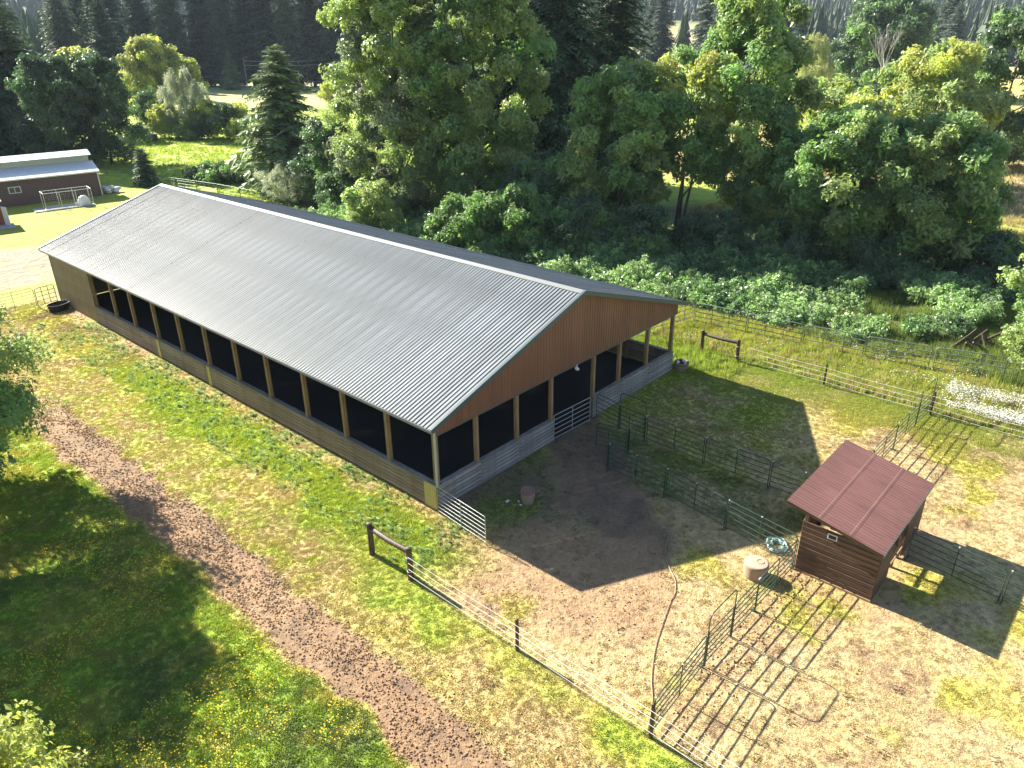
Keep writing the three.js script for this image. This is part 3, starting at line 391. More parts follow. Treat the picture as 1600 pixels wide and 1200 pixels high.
// ------------------------------------------------------------------ far buildings and things
function ribbedWall(parent, name, ax, az, bx, bz, y0, y1, mat, pitch = 0.25, y1b = y1) { const d = V(bx - ax, 0, bz - az), len = d.length(), u = d.clone().normalize(), n = V(u.z, 0, -u.x); return part(parent, name, ribSheet(ribs(0, len, pitch, 0.02, 0.07, 0.03), (s, h, t) => V(ax + u.x * s + n.x * h, t ? lerp(y1, y1b, s / len) : y0, az + u.z * s + n.z * h)), mat); }
M.stableWall = std({ color: RGB(0.115, 0.072, 0.075), roughness: 0.6 }); M.whiteRoof = std({ color: RGB(0.66, 0.67, 0.68), roughness: 0.38, metalness: 0.3 }); M.brick = std({ color: RGB(0.2, 0.065, 0.04), roughness: 0.8 });
{ // stable: long brown wall facing the yard, pale roof in two steps. u along the wall, v back from it
  const a = V(8.2, 0, -81.2), b = V(18.6, 0, -79.2), len = 18, dir = b.clone().sub(a).normalize(); const turn = Math.atan2(-dir.z, dir.x), t = thing('stable', 'long brown metal-clad stable with stepped pale roof beyond the lawn', 'building', b.x, 0, b.z, turn);
  ribbedWall(t, 'wall', 0, 0, -len, 0, 0, 2.95, M.stableWall); ribbedWall(t, 'wall', 0, -9, 0, 0, 0, 2.95, M.stableWall); ribbedWall(t, 'wall', -len, 0, -len, -9, 0, 2.95, M.stableWall); ribbedWall(t, 'wall', -len, -9, 0, -9, 0, 2.95, M.stableWall);
  const slope = (x0, x1, z0, y0, z1, y1, nm) => part(t, nm, ribSheet(ribs(x0, x1, 0.3, 0.025, 0.07, 0.03), (s, h, q) => V(s, lerp(y0, y1, q) + h, lerp(z0, z1, q))), M.whiteRoof);
  slope(-len - 0.2, 0.25, 0.35, 2.95, -3.1, 3.75, 'roof'); slope(-len - 0.2, 0.25, -5.6, 3.75, -9.3, 2.9, 'roof'); put(part(t, 'roof_edge', box(len + 0.45, 0.16, 0.05, 0.01), M.whiteRoof), -len / 2, 2.9, 0.36);
  put(part(t, 'clerestory_wall', box(13.2, 1.0, 2.4, 0.01), M.trimGreen), -6.7, 4.0, -4.35); slope(-13.6, 0.2, -2.6, 4.5, -4.35, 4.95, 'clerestory_roof'); slope(-13.6, 0.2, -4.35, 4.95, -6.1, 4.5, 'clerestory_roof');
  const w = part(t, 'window', box(1.25, 0.75, 0.06, 0.01), M.white); w.position.set(-8.8, 1.75, 0.03); for (const s of [-1, 1]) { const p = part(w, 'pane', box(0.48, 0.56, 0.02, 0), M.glass); p.position.set(s * 0.28, 0, 0.032); }
  put(part(t, 'corner_trim', box(0.12, 2.95, 0.12, 0.01), M.whiteRoof), 0, 1.475, 0.02);
  // kennel, doghouse, bags, all near the stable
  const k = thing('kennel', 'wire dog kennel on a concrete slab in front of the brown stable', 'kennel', 13.2, 0, -75.4, turn + 0.02); put(part(k, 'slab', box(6.1, 0.1, 2.2, 0.01), M.concrete), -0.3, 0.05, 0); const kb = [-2.0, 0, 2.0]; for (const z of [-0.95, 0.95]) { for (const y of [0.14, 1.9]) pipe(k, 'rail', -2.2, y, z, 2.6, y, z, 0.03, M.clamp); for (const x of [-2.2, -0.6, 1, 2.6]) pipe(k, 'upright', x, 0.1, z, x, 1.9, z, 0.03, M.clamp); } for (const x of [-2.2, 2.6]) for (const y of [0.14, 1.9]) pipe(k, 'rail', x, y, -0.95, x, y, 0.95, 0.03, M.clamp);
  const mesh = []; for (let i = 0; i <= 24; i++) { const x = -2.2 + i * 0.2; mesh.push(rod(V(x, 0.1, 0.95), V(x, 1.9, 0.95), 0.004, 3)); } for (let i = 1; i < 9; i++) mesh.push(rod(V(-2.2, i * 0.2, 0.955), V(2.6, i * 0.2, 0.955), 0.004, 3)); part(k, 'wire_mesh', mergeGeometries(mesh), M.clamp).userData.kind = 'stuff';
  const d = thing('doghouse', 'white rounded plastic doghouse inside the wire kennel', 'doghouse', 14.9, 0.1, -74.9, turn - 1.9); part(d, 'dome', lathe([[0.62, 0], [0.64, 0.3], [0.58, 0.62], [0.42, 0.88], [0.2, 1.0], [0, 1.02]]), M.white); const po = part(d, 'porch', new THREE.CylinderGeometry(0.36, 0.36, 0.5, 16, 1, false, -Math.PI / 2, Math.PI), M.white); put(po, 0, 0.32, 0.62, Math.PI / 2, 0, 0); const dd = part(d, 'doorway', new THREE.CircleGeometry(0.22, 14), M.black); dd.position.set(0, 0.32, 0.875);
  const bag = thing('bag_heap', 'heap of white sacks against the right end of the stable', 'sacks', 20.0, 0, -80.2); for (let i = 0; i < 7; i++) { const m = part(bag, 'sack', new THREE.SphereGeometry(0.42, 10, 7).scale(1.2, 0.55, 0.8), M.white); put(m, rr(-0.8, 0.8), 0.22 + 0.22 * (i % 3), rr(-0.5, 0.5), rr(-0.2, 0.2), rr(0, 3), rr(-0.2, 0.2)); }
  const o = thing('tool_shed', 'small brick red outbuilding with open door at the left frame edge', 'shed', 4.6, 0, -72.6, turn); put(part(o, 'wall', box(2.6, 2.3, 3, 0.02), M.brick), 0, 1.15, 0); put(part(o, 'roof', box(3.0, 0.12, 3.5, 0.02), M.whiteRoof), 0, 2.4, 0, -0.06); put(part(o, 'slab', box(3.4, 0.1, 2.2, 0.01), M.concrete), 0.3, 0.05, 2.3); put(part(o, 'door', box(0.06, 1.9, 0.95, 0.01), M.white), 1.45, 1.0, 1.75, 0, 0.5);
  const p = thing('grey_outbuilding', 'pale metal roof showing behind the stable at the left edge', 'building', 3.5, 0, -96, turn); put(part(p, 'wall', box(10, 3, 6, 0.02), M.stableWall), 0, 1.5, 0); for (const s of [-1, 1]) { const rf = part(p, 'roof', ribSheet(ribs(-5.3, 5.3, 0.4, 0.03, 0.08, 0.04), (q, h, u) => V(q, lerp(2.9, 4.2, u) + h, s * lerp(3.4, 0, u))), M.whiteRoof); }
  const f = (label, pts) => { const fc = thing('rail_fence', label, 'fence'); for (let i = 0; i < pts.length; i++) { const [x, z] = pts[i]; pipe(fc, 'post', x, -0.05, z, x, 1.4, z, 0.05, M.oldGreen); if (i) for (const y of [0.4, 0.75, 1.1, 1.35]) pipe(fc, 'rail', pts[i - 1][0], y, pts[i - 1][1], x, y, z, 0.028, M.oldGreen); } };
  f('dark rail fence in the shade beside the small cone-shaped evergreen', [[22.5, -97], [25, -93.5], [26.8, -90.5], [27.6, -87.5]]);
  f('dark rail fence along the bright meadow behind the barn ridge', [[25.2, -80], [26.3, -76], [27, -72], [27.6, -68], [28, -63.5], [28.2, -59]]);
  const w2 = thing('hay_feeder', 'dark boxy hay feeder standing in the bright meadow', 'feeder', 44.2, 0, -122.3, 0.5); put(part(w2, 'body', box(2.6, 1.0, 1.6, 0.04), M.darkWood), 0, 0.75, 0); put(part(w2, 'lid', box(2.7, 0.1, 1.7, 0.02), M.cap), 0, 1.32, 0, 0.06); for (const x of [-1, 1]) for (const z of [-0.6, 0.6]) put(part(w2, 'leg', box(0.14, 0.3, 0.14, 0.01), M.darkWood), x, 0.14, z);
  const h = thing('far_house', 'distant house with a grey roof between trees at upper left', 'house', 99, 0, -263, 0.5); put(part(h, 'wall', box(9, 3.4, 8, 0.02), M.white), 0, 1.7, 0); const gr = new THREE.Shape([[-5, 3.2], [5, 3.2], [0, 7.4]].map(q => new THREE.Vector2(...q))); const gg = new THREE.ExtrudeGeometry(gr, { depth: 9.6, bevelEnabled: false }); gg.translate(0, 0, -4.8); gg.rotateY(Math.PI / 2); part(h, 'roof', gg, M.concrete);
  const tp = (label, x, z, sx, sy, sz) => { const g2 = new THREE.IcosahedronGeometry(1, 4); const q = g2.attributes.position; for (let i = 0; i < q.count; i++) { const a = q.getX(i), b2 = q.getY(i), c2 = q.getZ(i), k2 = 0.85 + 0.3 * fbm(a * 2 + 9, c2 * 2 + b2 * 1.3, 2); q.setXYZ(i, a * k2 * sx, Math.max(-0.1, b2) * k2 * sy, c2 * k2 * sz); } g2.computeVertexNormals(); const m = solo('tarp_covered_pile', g2, M.white, label, 'tarp', 'white tarpaulins in the right-hand field'); m.position.set(x, 0.05, z); };
  tp('large white tarpaulin heap showing through the right-hand trees', 129, -15.5, 3, 2.2, 2.6); tp('small white tarpaulin heap at the edge of the tan field', 110.6, -5.4, 1.0, 0.9, 1.0);
  const pole = (label, x, z) => { const g3 = thing('utility_pole', label, 'pole', x, 0, z, 0, 'utility poles along the far road'); part(g3, 'shaft', taperTube([V(0, -0.2, 0), V(0, 9.5, 0)], [0.2, 0.13], 8), M.deadBark); put(part(g3, 'crossarm', box(1.8, 0.12, 0.12, 0.01), M.frameWood), 0, 9.1, 0); };
  pole('slim grey utility pole in front of the dark conifers, left of the tall tree', 152.8, -210.9); pole('slim grey utility pole half hidden by the pointed evergreen', 125, -226);
  for (const [y, nm] of [[8.9, 0], [7.6, 1]]) { const pts = []; for (let i = 0; i <= 14; i++) { const q = i / 14; pts.push(V(lerp(152.8, 125, q), y - 0.5 * Math.sin(q * Math.PI), lerp(-210.9, -226, q))); } solo('overhead_wire', tube(pts, 0.03, 4), M.wire, nm ? 'lower thin overhead wire between the far utility poles' : 'upper thin overhead wire between the far utility poles', 'wire', 'wires on the utility poles'); }
}
console.log('things done');

// ------------------------------------------------------------------ foliage pieces
// a twig one unit long carrying small folded leaves
function spray(nLeaf, len, wid, spread, droop = 0, s0 = 1) {
  seed = 1000 + s0; const pos = [], q = new THREE.Quaternion(), e = new THREE.Euler();
  for (let i = 0; i < nLeaf; i++) {
    const t = Math.pow((i + 0.5) / nLeaf, 0.8), a = i * 2.4 + rr(-0.5, 0.5), rad = spread * (0.25 + 0.75 * rnd()) * (1 - 0.55 * t);
    const cx = Math.cos(a) * rad, cz = Math.sin(a) * rad, cy = t - 0.35 - droop * rad; e.set(rr(-0.9, 0.9), rr(0, 6.28), rr(-0.9, 0.9)); q.setFromEuler(e);
    const l = len * rr(0.7, 1.3), w = wid * rr(0.7, 1.3), f = 0.18 * w; const P = [[0, 0, 0], [w / 2, f, l * 0.45], [0, 0, l], [-w / 2, f, l * 0.45]].map(v => V(...v).applyQuaternion(q).add(V(cx, cy, cz)));
    for (const k of [0, 1, 2, 0, 2, 3]) pos.push(P[k].x, P[k].y, P[k].z);
  }
  const g = new THREE.BufferGeometry(); g.setAttribute('position', new THREE.Float32BufferAttribute(pos, 3)); g.computeVertexNormals(); return g;
}
// a conifer bough one unit long along +x, flat and drooping, with side twigs
function bough(nTw, wide, droop, s0) {
  seed = 2000 + s0; const pos = []; const quad = (a, b, w, up) => { const d = b.clone().sub(a), s = V(-d.z, up, d.x).normalize().multiplyScalar(w), m = a.clone().lerp(b, 0.4); for (const v of [a, m.clone().add(s), b, a, b, m.clone().sub(s)]) pos.push(v.x, v.y, v.z); };
  const yAt = t => -droop * t * t + 0.04 * t; quad(V(0, 0, 0), V(0.98, yAt(1), 0), 0.02, 0.2);
  for (let i = 0; i < nTw; i++) { const t = 0.08 + 0.9 * (i + 0.5) / nTw, sgn = i % 2 ? 1 : -1, l = wide * (1 - 0.75 * t) * rr(0.7, 1.25) * (t < 0.2 ? 0.6 : 1), a = V(t, yAt(t), 0), b = V(t + l * rr(0.5, 0.9), yAt(t) - l * rr(0.1, 0.5), sgn * l); quad(a, b, rr(0.025, 0.045), rr(-0.3, 0.3)); if (rnd() < 0.7) quad(a.clone().lerp(b, 0.4), a.clone().lerp(b, 0.5).add(V(rr(0.03, 0.12), -rr(0.06, 0.16), sgn * rr(0, 0.1))), 0.022, rr(-0.5, 0.5)); }
  const g = new THREE.BufferGeometry(); g.setAttribute('position', new THREE.Float32BufferAttribute(pos, 3)); g.computeVertexNormals(); return g;
}
const SPR = [spray(26, 0.32, 0.21, 0.5, 0.1, 1), spray(26, 0.32, 0.21, 0.5, 0.1, 2), spray(34, 0.23, 0.14, 0.5, 0.15, 3), spray(46, 0.24, 0.055, 0.35, 0.3, 4), spray(26, 0.26, 0.17, 0.45, 0.1, 5)];
const BGH = [bough(26, 0.5, 0.32, 1), bough(26, 0.42, 0.2, 2), bough(22, 0.34, 0.55, 3)];
const mtx = new THREE.Matrix4(), qq = new THREE.Quaternion(), q2 = new THREE.Quaternion(), UP = V(0, 1, 0), cc = new THREE.Color();
function instanced(parent, name, geo, mat, items) { const im = new THREE.InstancedMesh(geo, mat, items.length); items.forEach((it, i) => { im.setMatrixAt(i, mtx.compose(it.p, it.q, it.s)); if (it.c) im.setColorAt(i, cc.setRGB(it.c[0], it.c[1], it.c[2])); }); im.name = name; im.castShadow = im.receiveShadow = true; im.userData.kind = 'stuff'; parent.add(im); return im; }
const dirRand = () => { const y = rr(-1, 1), a = rr(0, 6.283), r = Math.sqrt(1 - y * y); return V(r * Math.cos(a), y, r * Math.sin(a)); };

const LEAF = { mid: [0.165, 0.30, 0.065], light: [0.29, 0.40, 0.105], yellow: [0.40, 0.46, 0.085], dark: [0.075, 0.15, 0.05], silver: [0.30, 0.35, 0.22], blue: [0.05, 0.09, 0.062], fir: [0.05, 0.10, 0.042], firLight: [0.13, 0.19, 0.07], pale: [0.2, 0.26, 0.12], cedar: [0.085, 0.125, 0.065] };
let treeNo = 0;
function broadleaf(name, label, x, z, h, r, o = {}) {
  let { col = LEAF.mid, lobes = 26, per = 70, cb = 0.18, sp = 0, size = 0.95, group, lr = 0.36, gloss = false, stems = 1, flat = 0.75, weep = 0, cat = 'tree', lean = 0, alt = null, prof = 0.75, limbs = 9 } = o;
  lobes = Math.round(lobes * 1.45); per = Math.round(per * 0.52); lr *= 0.6; seed = 5000 + (++treeNo) * 37; const t = thing(name, label, cat, x, 0, z, 0, group), L0 = [];
  for (let i = 0; i < lobes; i++) { const f = (i + 0.5) / lobes, ty = lerp(cb, 0.97, Math.pow(f, 0.9)), k = (ty - cb) / (1 - cb), R = r * Math.pow(Math.sin(Math.PI * clamp(k * 0.82 + 0.14)), prof), a = i * 2.39996 + rr(-0.5, 0.5), d = R * Math.sqrt(rr(0.1, 1)); const lrad = r * lr * rr(0.5, 1.5) * (1 - 0.3 * k); L0.push({ c: V(Math.cos(a) * d + lean * ty * h, ty * h - lrad * 0.4 * k, Math.sin(a) * d), r: lrad, tone: rr(0.82, 1.2), mixA: rnd() }); }
  const trunkTop = h * lerp(cb, 1, 0.75), r0 = clamp(h * 0.014, 0.05, 0.36), geos = [];
  for (let s = 0; s < stems; s++) { const ox = stems > 1 ? rr(-0.25, 0.25) * r * 0.3 : 0, oz = stems > 1 ? rr(-0.25, 0.25) * r * 0.3 : 0, tx = lean * trunkTop + (stems > 1 ? rr(-0.45, 0.45) * r : rr(-0.08, 0.08) * r), tz = stems > 1 ? rr(-0.45, 0.45) * r : rr(-0.08, 0.08) * r, pts = [], rad = []; for (let i = 0; i <= 7; i++) { const f = i / 7; pts.push(V(lerp(ox, tx, f * f * 0.6 + f * 0.4) + Math.sin(f * 5 + s) * 0.1, -0.15 + f * trunkTop, lerp(oz, tz, f * f * 0.6 + f * 0.4))); rad.push(r0 * (stems > 1 ? 0.7 : 1) * (1 - 0.85 * f) * (i ? 1 : 1.35)); } geos.push(taperTube(pts, rad, 8)); }
  const tr = part(t, 'trunk', mergeGeometries(geos), M.bark), bg = [];
  L0.forEach((l, i) => { if (i % Math.max(1, Math.round(lobes / limbs)) === 0) { const y0 = clamp(l.c.y - l.r * 0.6 - r * 0.35, h * 0.08, trunkTop * 0.95), f = y0 / trunkTop, a = V(lean * y0, y0, 0); const m = a.clone().lerp(l.c, 0.55).add(V(0, -0.15 * l.r, 0)); bg.push(taperTube([a, m, l.c], [r0 * 0.5 * (1 - f * 0.6), r0 * 0.3 * (1 - f * 0.5), r0 * 0.08], 6)); } });
  if (bg.length) part(tr, 'limbs', mergeGeometries(bg), M.bark);
  const items = []; for (const l of L0) for (let i = 0; i < per; i++) { const d = dirRand(); if (d.y < -0.35 && rnd() < 0.5) d.y *= -0.6; const k = Math.pow(rnd(), 0.3) * rr(0.86, 1.25), p = V(l.c.x + d.x * l.r * k, l.c.y + d.y * l.r * k * flat, l.c.z + d.z * l.r * k); if (p.y < 0.15) p.y = rr(0.1, 0.5);
    const ax = weep ? V(d.x * 0.35, -1, d.z * 0.35).normalize() : d.clone().add(V(0, 0.25, 0)).normalize(); qq.setFromUnitVectors(UP, ax); q2.setFromAxisAngle(UP, rr(0, 6.283)); const s = size * (rnd() < 0.25 ? rr(1.1, 1.6) : rr(0.5, 1.1)), b = l.tone * rr(0.8, 1.25), c0 = alt && l.mixA < 0.4 ? alt : col; items.push({ p, q: qq.clone().multiply(q2), s: weep ? V(s * 0.8, s * 1.7, s * 0.8) : V(s, s, s), c: [c0[0] * b * rr(0.9, 1.12), c0[1] * b, c0[2] * b * rr(0.85, 1.15)] }); }
  instanced(t, 'crown', SPR[sp], gloss ? M.glossLeaf : M.leaf, items); return t;
}
function conifer(name, label, x, z, h, r, o = {}) {
  let { col = LEAF.fir, group, bg = 0, dens = 1, cb = 0.06, pw = 0.85, cat = 'tree', alt = null, ragged = 0.3 } = o; seed = 9000 + (++treeNo) * 41; { const q = rr(0.75, 1.45); col = col.map(v => v * q); }
  const t = thing(name, label, cat, x, 0, z, 0, group); part(t, 'trunk', taperTube([V(0, -0.2, 0), V(0.05, h * 0.4, 0), V(0, h * 0.8, 0.04), V(0, h * 0.99, 0)], [h * 0.013 + 0.04, h * 0.009 + 0.02, h * 0.004 + 0.01, 0.01], 7), M.bark);
  const items = []; const step = 0.42 / dens * Math.pow(h / 20, 0.6); for (let y = h * cb; y < h * 0.985; y += step * rr(0.7, 1.3) * lerp(1, 0.7, y / h)) { const f = y / h, lenA = r * Math.pow(1 - f, pw) * (f < cb + 0.1 ? 0.85 : 1) + 0.25, n = 6 + Math.floor(rnd() * 3), a0 = rr(0, 6.28), whorl = rr(1 - ragged, 1 + ragged * 0.5); for (let i = 0; i < n; i++) { const a = a0 + i / n * 6.283 + rr(-0.3, 0.3), len = lenA * whorl * rr(0.65, 1.15), tilt = lerp(-0.28, 0.55, f) + rr(-0.15, 0.15); q2.setFromEuler(new THREE.Euler(rr(-0.35, 0.35), -a, tilt, 'YZX')); const b = rr(0.7, 1.3), c0 = alt && rnd() < 0.35 ? alt : col; items.push({ p: V(0, y + rr(-0.2, 0.2), 0), q: q2.clone(), s: V(len, len * rr(0.8, 1.2), len * rr(0.85, 1.25)), c: [c0[0] * b, c0[1] * b * rr(0.93, 1.08), c0[2] * b] }); } }
  instanced(t, 'crown', BGH[bg], M.needle, items); return t;
}
const shrub = (label, x, z, h, r, o = {}) => broadleaf('shrub', label, x, z, h, r, { cb: 0.12, lobes: 12, per: 60, stems: 3, lr: 0.48, limbs: 4, size: 0.75, cat: 'shrub', group: 'shrubs', ...o });

// --- tall trees right behind the barn
broadleaf('cottonwood', 'tall shimmering light green tree behind the barn, left trunk of the pair', 35.0, -42.8, 25, 6.8, { col: LEAF.light, alt: LEAF.pale, lobes: 104, per: 95, gloss: true, size: 0.85, lr: 0.3, cb: 0.03, prof: 0.35 });
broadleaf('cottonwood', 'tall shimmering light green tree behind the barn, right trunk of the pair', 38.8, -35.0, 25, 6.6, { col: LEAF.light, alt: LEAF.mid, lobes: 100, per: 95, gloss: true, size: 0.85, lr: 0.3, cb: 0.03, prof: 0.35 });
conifer('fir_tree', 'tall dark fir just right of the shimmering light green trees', 52.0, -43.8, 29, 7.6, { dens: 1.9, bg: 2, pw: 0.65 });
conifer('fir_tree', 'tallest dark fir at the top centre of the picture', 55.0, -38.0, 31, 7.8, { dens: 1.9, bg: 2, pw: 0.65 });
conifer('fir_tree', 'dark fir at top centre, right of the tallest one', 62.0, -36.0, 29, 7.2, { dens: 1.9, bg: 2, pw: 0.65 });
broadleaf('alder', 'round pale green alder left of the leaning forked trunks', 40.2, -19.2, 15.2, 5.0, { col: LEAF.mid, alt: LEAF.light, lobes: 46, per: 85, stems: 3, cb: 0.12, lr: 0.34, size: 0.85, prof: 0.5 });
broadleaf('alder', 'alder with dark leaning forked trunks above the brambles', 43.6, -14.6, 16.5, 4.4, { col: LEAF.mid, alt: LEAF.yellow, lobes: 26, per: 70, stems: 3, cb: 0.36, lr: 0.34, lean: 0.06, size: 0.85 });
broadleaf('alder', 'tallest broadleaf tree right of centre with visible dark trunk', 46.6, -10.6, 20.6, 5.0, { col: LEAF.mid, alt: LEAF.light, lobes: 50, per: 80, stems: 2, cb: 0.24, lr: 0.32, size: 0.88, prof: 0.5 });
broadleaf('alder', 'small green tree under the tallest alder, over the brambles', 45.6, -5.6, 10.2, 3.5, { col: LEAF.mid, lobes: 20, per: 65, cb: 0.12, size: 0.8 });
broadleaf('hazel', 'spreading green tree above the shaded grass, left of the pair', 44.4, -0.6, 12.2, 4.8, { col: LEAF.mid, alt: LEAF.light, lobes: 34, per: 75, cb: 0.2, stems: 3, size: 0.85 });
broadleaf('hazel', 'spreading green tree above the shaded grass, right of the pair', 47.0, 4.4, 12.0, 5.0, { col: LEAF.mid, alt: LEAF.light, lobes: 34, per: 75, cb: 0.2, stems: 3, size: 0.85 });
broadleaf('hazel', 'low wide tree at the right beneath the tan field', 49.0, 6.0, 7.2, 3.5, { col: LEAF.mid, lobes: 22, per: 65, cb: 0.12, stems: 3, size: 0.8 });
broadleaf('maple', 'round yellow green tree behind the right-hand pair', 74.8, -11.8, 10.8, 5.4, { col: LEAF.yellow, alt: LEAF.light, lobes: 26, per: 65, size: 1.1 });
broadleaf('maple', 'bright green spreading tree below the far tan field', 86, -6, 15.8, 7.2, { col: LEAF.light, alt: LEAF.yellow, lobes: 34, per: 70, size: 1.25 });
broadleaf('maple', 'bright green tree left of the spreading one, partly hidden', 82, -17, 11.5, 5.6, { col: LEAF.light, alt: LEAF.yellow, lobes: 26, per: 65, size: 1.15 });
broadleaf('maple', 'big dark tree filling the top right corner', 104, -2.2, 19.5, 7.2, { col: LEAF.dark, alt: LEAF.mid, lobes: 40, per: 75, size: 1.25, cb: 0.08 });
conifer('fir_tree', 'dark fir behind the big tree in the top right corner', 116, 1.5, 25, 6, { dens: 1.2 });
broadleaf('willow', 'leafy light green tree cut by the right frame edge', 30.6, 16.4, 9.6, 3.2, { col: LEAF.light, alt: LEAF.mid, lobes: 26, per: 95, cb: 0.06, sp: 4, size: 0.6, stems: 3 });

// --- shrubs along the back of the barn
const shb = [
  ['pale willow bush in front of the pointed evergreen', 30.4, -56.8, 4.4, 3.3, { col: LEAF.silver, sp: 3, per: 80 }], ['dark round shrub right of the pointed evergreen', 32.8, -51.8, 9.4, 3.4, { col: LEAF.dark, alt: LEAF.mid, lobes: 24 }],
  ['dark shrub between the willow bush and the shimmering trees', 31.6, -47.2, 6.4, 3.0, { col: LEAF.dark, lobes: 16 }], ['light green shrub peeping over the roof, foot of the left shimmering tree', 26.4, -36.6, 5.2, 3.0, { col: LEAF.light, per: 80 }],
  ['green shrub at the foot of the right shimmering tree', 28.4, -26.4, 5.0, 2.8, { per: 80 }], ['mid green shrub over the roof, first right of the shimmering trees', 31.4, -23.2, 5.8, 3.2, { per: 80, lobes: 16 }], ['mid green shrub over the roof, second right of the shimmering trees', 33.6, -18.6, 5.0, 3.2, { col: LEAF.dark, alt: LEAF.mid, per: 80 }],
  ['dark shrub below the round pale alder', 36.6, -14.4, 4.4, 3.2, { col: LEAF.dark, alt: LEAF.mid }], ['dark shrub under the leaning forked trunks', 40.4, -9.4, 3.8, 3.0, { col: LEAF.dark }], ['dark shrub at the edge of the shaded grass', 41.8, -3.4, 3.8, 2.8, { col: LEAF.dark, alt: LEAF.mid }],
  ['dark shrub beneath the spreading pair of trees', 43.6, 3.2, 3.4, 3.0, { col: LEAF.dark }], ['dark shrub at the right under the low wide tree', 47, 9.8, 3.6, 3.0, { col: LEAF.dark, alt: LEAF.mid }], ['dark bush behind the forked trunks, left', 37.4, -25, 7.5, 3.6, { col: LEAF.dark, alt: LEAF.mid, lobes: 20 }], ['dark bush between the firs and the round alder', 43, -23.5, 6.5, 3.4, { col: LEAF.dark, lobes: 18 }],
  ['yellow green bush lit behind the leaning trunks', 58, -14, 4.6, 3.4, { col: LEAF.yellow }], ['yellow green bush behind the spreading pair', 60, -4, 4.0, 3.2, { col: LEAF.yellow, alt: LEAF.light }],
];
for (const a of shb) shrub(...a);
// --- left side, middle distance
conifer('evergreen', 'pointed mid-sized evergreen standing alone at the meadow edge', 34.5, -62.6, 16.4, 6.6, { col: [0.12, 0.19, 0.065], alt: LEAF.firLight, dens: 1.7, bg: 0, pw: 0.7, ragged: 0.5 });
conifer('evergreen', 'small cone-shaped evergreen beside the brown stable', 25.0, -81.2, 4.6, 1.5, { col: LEAF.fir, dens: 1.6, pw: 0.5 });
conifer('fir_tree', 'tall dark fir at the very top left corner', 19.6, -131, 26, 7.8, { dens: 1.5, alt: LEAF.firLight }); conifer('fir_tree', 'tall dark fir second from the top left corner', 26.5, -127, 24, 7.8, { dens: 1.5, alt: LEAF.firLight }); conifer('fir_tree', 'dark fir close behind the left dark maple', 15, -120, 22, 7, { dens: 1.4 });
broadleaf('maple', 'dark round maple behind the stable, left of the pair', 24.6, -106, 15.2, 6.3, { col: LEAF.dark, alt: [0.045, 0.09, 0.035], lobes: 36, per: 75, cb: 0.06 }); broadleaf('maple', 'dark round maple behind the stable, right of the pair', 29.2, -102, 15.4, 5.6, { col: LEAF.dark, alt: [0.045, 0.09, 0.035], lobes: 34, per: 75, cb: 0.06 });
broadleaf('maple', 'yellow green tree rising behind the dark maples', 42.3, -142.8, 15.3, 4.6, { col: LEAF.yellow, lobes: 24, per: 60, size: 1.3 });
broadleaf('maple', 'bright yellow green round tree at upper left', 71.1, -175.6, 16.8, 7.2, { col: [0.33, 0.37, 0.09], alt: LEAF.yellow, lobes: 34, per: 65, size: 1.5 }); broadleaf('maple', 'smaller yellow green tree right of the bright round one', 84, -186, 11.5, 5, { col: LEAF.yellow, lobes: 22, per: 60, size: 1.4 }); broadleaf('maple', 'small light tree left of the bright round one', 79.7, -208.8, 9.4, 3.2, { col: LEAF.light, lobes: 14, per: 50, size: 1.4 });
broadleaf('willow', 'silvery grey willow in the hedge at upper left', 52.0, -122.2, 11.8, 4.0, { col: LEAF.silver, lobes: 24, per: 65, sp: 3, size: 1.1, weep: 1, stems: 2, cb: 0.25 }); broadleaf('maple', 'pale tree between the far blue firs at upper left', 83.8, -241, 16.2, 4.4, { col: LEAF.pale, lobes: 16, per: 55, size: 1.6 });
[['hedge shrub left of the silvery willow, dark topped with yellow', 55, -142.9, 7.2, 3.8, LEAF.dark, LEAF.yellow], ['yellow green hedge shrub at the foot of the silvery willow', 49.4, -125.6, 5.6, 2.8, LEAF.yellow, null], ['low hedge shrub in front of the silvery willow', 51.4, -121, 3.4, 3.0, LEAF.light, null], ['dark hedge shrub just right of the silvery willow', 54.2, -118.6, 6.2, 3.3, LEAF.dark, LEAF.yellow], ['rounded hedge shrub nearest the pointed evergreen', 55.8, -112.4, 6.2, 3.7, LEAF.dark, LEAF.yellow], ['pale hedge shrub half hidden by the pointed evergreen', 56.5, -104, 5, 3.4, LEAF.pale, LEAF.light], ['small far hedge shrub at the field corner', 60, -130, 4.5, 3, LEAF.mid, LEAF.yellow], ['yellow bush by the far utility pole', 107, -153, 5.6, 4, LEAF.yellow, null], ['light bushes at the foot of the left shimmering tree, far side', 48, -62, 5.5, 3.6, LEAF.light, LEAF.yellow], ['dark low bush inside the bright meadow', 31.5, -77, 2.0, 2.6, LEAF.dark, LEAF.mid], ['dark low bush in the meadow, right of the other', 34.5, -73.5, 2.2, 2.6, LEAF.dark, LEAF.mid]].forEach(([l, x, z, h, r, c, a]) => shrub(l, x, z, h, r, { col: c, alt: a, per: 55, size: 0.95, lobes: 13 }));
conifer('evergreen', 'small light green conifer on the far pale field', 122.2, -230.6, 13, 4.2, { col: LEAF.firLight, dens: 1.1 });
